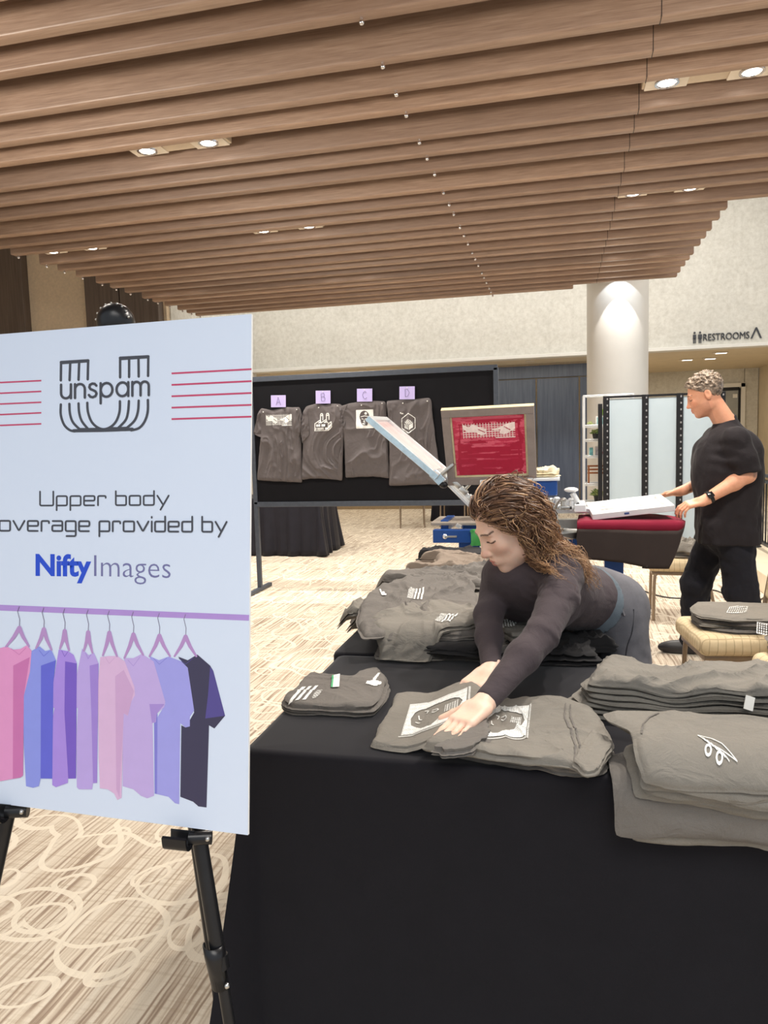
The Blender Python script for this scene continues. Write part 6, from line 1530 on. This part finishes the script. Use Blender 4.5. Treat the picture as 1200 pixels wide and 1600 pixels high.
mlk = (mlh+mlf)/2+A(-.055, 0, .02); mrk = (mrh+mrf)/2+A(-.06, 0, .03)
def m_pants(P):
    d = ell(P, mhip+A(0, 0, .04), (.155, .195, .16)); q = fbm(P*A(14, 14, 11), 431, 3)
    for h_, k_, f_ in ((mlh, mlk, mlf), (mrh, mrk, mrf)): d = smin(d, chain(P, [h_, k_, f_+A(0, 0, .03)], [.108, .088, .080], .04), .05)
    d = d-.010*q-.004*np.sin(P[:, 2]*70+6*q)*np.clip((.5-P[:, 2])*3, 0, 1); return smax(d, .055-P[:, 2], .006)
V, F = surface(m_pants, *bounds([mhip, mlh, mrh, mlf, mrf], .22), .0085)
fastmesh('trousers', V, F, fabric('black_trousers', srgb(36, 36, 42), var=.12, sheen=.04, wrinkle=.5, wscale=8), mn)
for f_ in (mlf, mrf):
    fn = lambda P, f_=f_: smax(smin(ell(P, (f_[0]-.075, f_[1], .035), (.145, .048, .05)), ell(P, (f_[0], f_[1], .06), (.06, .05, .06)), .03), .003-P[:, 2], .003)
    V, F = surface(fn, *bounds([(f_[0]-.07, f_[1], .05)], .17), .006); fastmesh('shoe', V, F, simple('dark_shoe', srgb(44, 42, 44), .5), mn)
parts = []
mM = lambda P: (P-mH)@MR
V, F = surface(lambda P: smin(head_sdf(mM(P), True), cap(P, mH-mu*.06-mf*.025, mnb+A(.012, 0, -.03), .056, .064), .02), *bounds([mH, mnb], .15), .0036)
C = head_color(mM(V), SKM, srgb(196, 116, 100), srgb(84, 62, 50), srgb(50, 36, 30), srgb(220, 128, 98), srgb(186, 132, 108)); parts.append((V, F, C))
dl = A(.655, 4.565, 1.012)-mlw; mlhand = lambda P: smin(hand_sdf(P, mlw, dl, (-.25, .25, -1), (-.3, .9, .5), ((.35, .55, .35), (.45, .6, .4), (.5, .6, .4), (.55, .6, .4)), 1.06, (.8, .5, .25), .1, .03), chain(P, [mle+A(0, 0, .06), mle, mle+(mlw-mle)*.3, mlw], [.050, .045, .044, .029], .02), .015)
V, F = surface(mlhand, *bounds([mlw, mle, A(.62, 4.56, 1.0)], .12), .0042)
Cc = np.tile(SKM, (len(V), 1)); tm = np.clip(1-np.linalg.norm(V-(mle+A(.02, -.03, .01)), axis=1)/.045+.4*vnoise(V*70, 9), 0, 1)[:, None]*(V[:, 2:3] > mle[2]-.02); Cc = Cc*(1-.7*tm)+A(*srgb(70, 76, 78))*.7*tm; parts.append((V, F, Cc))
dr2 = A(.625, 5.02, 1.05)-mrw; mrhand = lambda P: smin(hand_sdf(P, mrw, dr2, (-.1, -.3, -1), (-.3, -.9, .2), ((.25, .4, .3), (.3, .45, .3), (.35, .5, .3), (.4, .5, .3)), 1.06, (.8, .5, .2), .1, .03), chain(P, [mre, mre+(mrw-mre)*.35, mrw], [.045, .043, .029], .02), .015)
V, F = surface(mrhand, *bounds([mrw, mre, A(.58, 5.02, 1.04)], .12), .0042); parts.append((V, F, np.tile(SKM, (len(V), 1))))
def m_inner(P):
    d = ell(P, tc, (.13, .18, .30)); d = smin(d, cap(P, mls, mrs, .05), .05); d = smin(d, ell(P, mhip+A(0, 0, .04), (.12, .16, .13)), .05); d = smin(d, cap(P, mnb+A(.02, 0, -.1), mnb+A(.01, 0, -.0), .07, .052), .04)
    for s_, e_ in ((mls, mle), (mrs, mre)): d = smin(d, cap(P, s_, e_, .05, .044), .02)
    for h_, k_, f_ in ((mlh, mlk, mlf), (mrh, mrk, mrf)): d = smin(d, chain(P, [h_, k_, f_+A(0, 0, .02)], [.085, .06, .04], .03), .03)
    return d
V, F = surface(m_inner, *bounds([mls, mrs, mle, mre, mnb, mhip, mlf, mrf], .16), .012); parts.append((V, F, np.tile(SKM, (len(V), 1))))
V, F, C = join(parts); fastmesh('body', V, F, M_skin, mn, True, C)
def m_hair(P):
    Q = mM(P); d = ell(Q, (0, -.014, .040), (.083, .105, .094)); hl_ = Q[:, 1]*.72-Q[:, 2]*.80+.004; q = vnoise(Q*95, 441)+.5*vnoise(Q*190, 442)
    top = np.clip((Q[:, 2]-.02)/.05, 0, 1); d = d-.004*top-(.0095*top+.003)*q
    side = smax(-(Q[:, 2]+.045), -(np.linalg.norm((Q-A(0, -.0, -.03))*A(0, 1, .8), axis=1)-.030), .01)
    d = smax(smax(d, hl_, .010), side, .01); return smax(d, -(head_sdf(Q, True)+.004), .003)
V, F = surface(m_hair, *bounds([mH], .15), .0036)
Q = mM(V); g = np.clip(.5+.55*fbm(Q*80, 445, 2)+.25*np.clip(Q[:, 2]/.1, 0, 1), 0, 1)[:, None]; C = A(*srgb(56, 46, 40))*(1-g)+A(*srgb(158, 140, 122))*g
fastmesh('hair', V, F, M_hair, mn, True, C)
# watch
ax_ = (mlw-mle)/np.linalg.norm(mlw-mle); wc = mlw-ax_*.045
WR = frame(ax_, (-.2, -1, .35))
def band(P): q = (P-wc)@WR; return np.maximum(np.abs(np.hypot(q[:, 0], q[:, 1])-.0355)-.003, np.abs(q[:, 2])-.011)
V, F = surface(band, *bounds([wc], .06), .003); wt = fastmesh('watch', V, F, M_black_metal, mn)
fc = wc+WR[:, 1]*.038; MB().box(fc, (.034, .010, .036), Matrix([tuple(r) for r in WR]), .004, 3).build('watch_face', simple('watch_glass', (.01, .01, .012), .1), wt, 40)
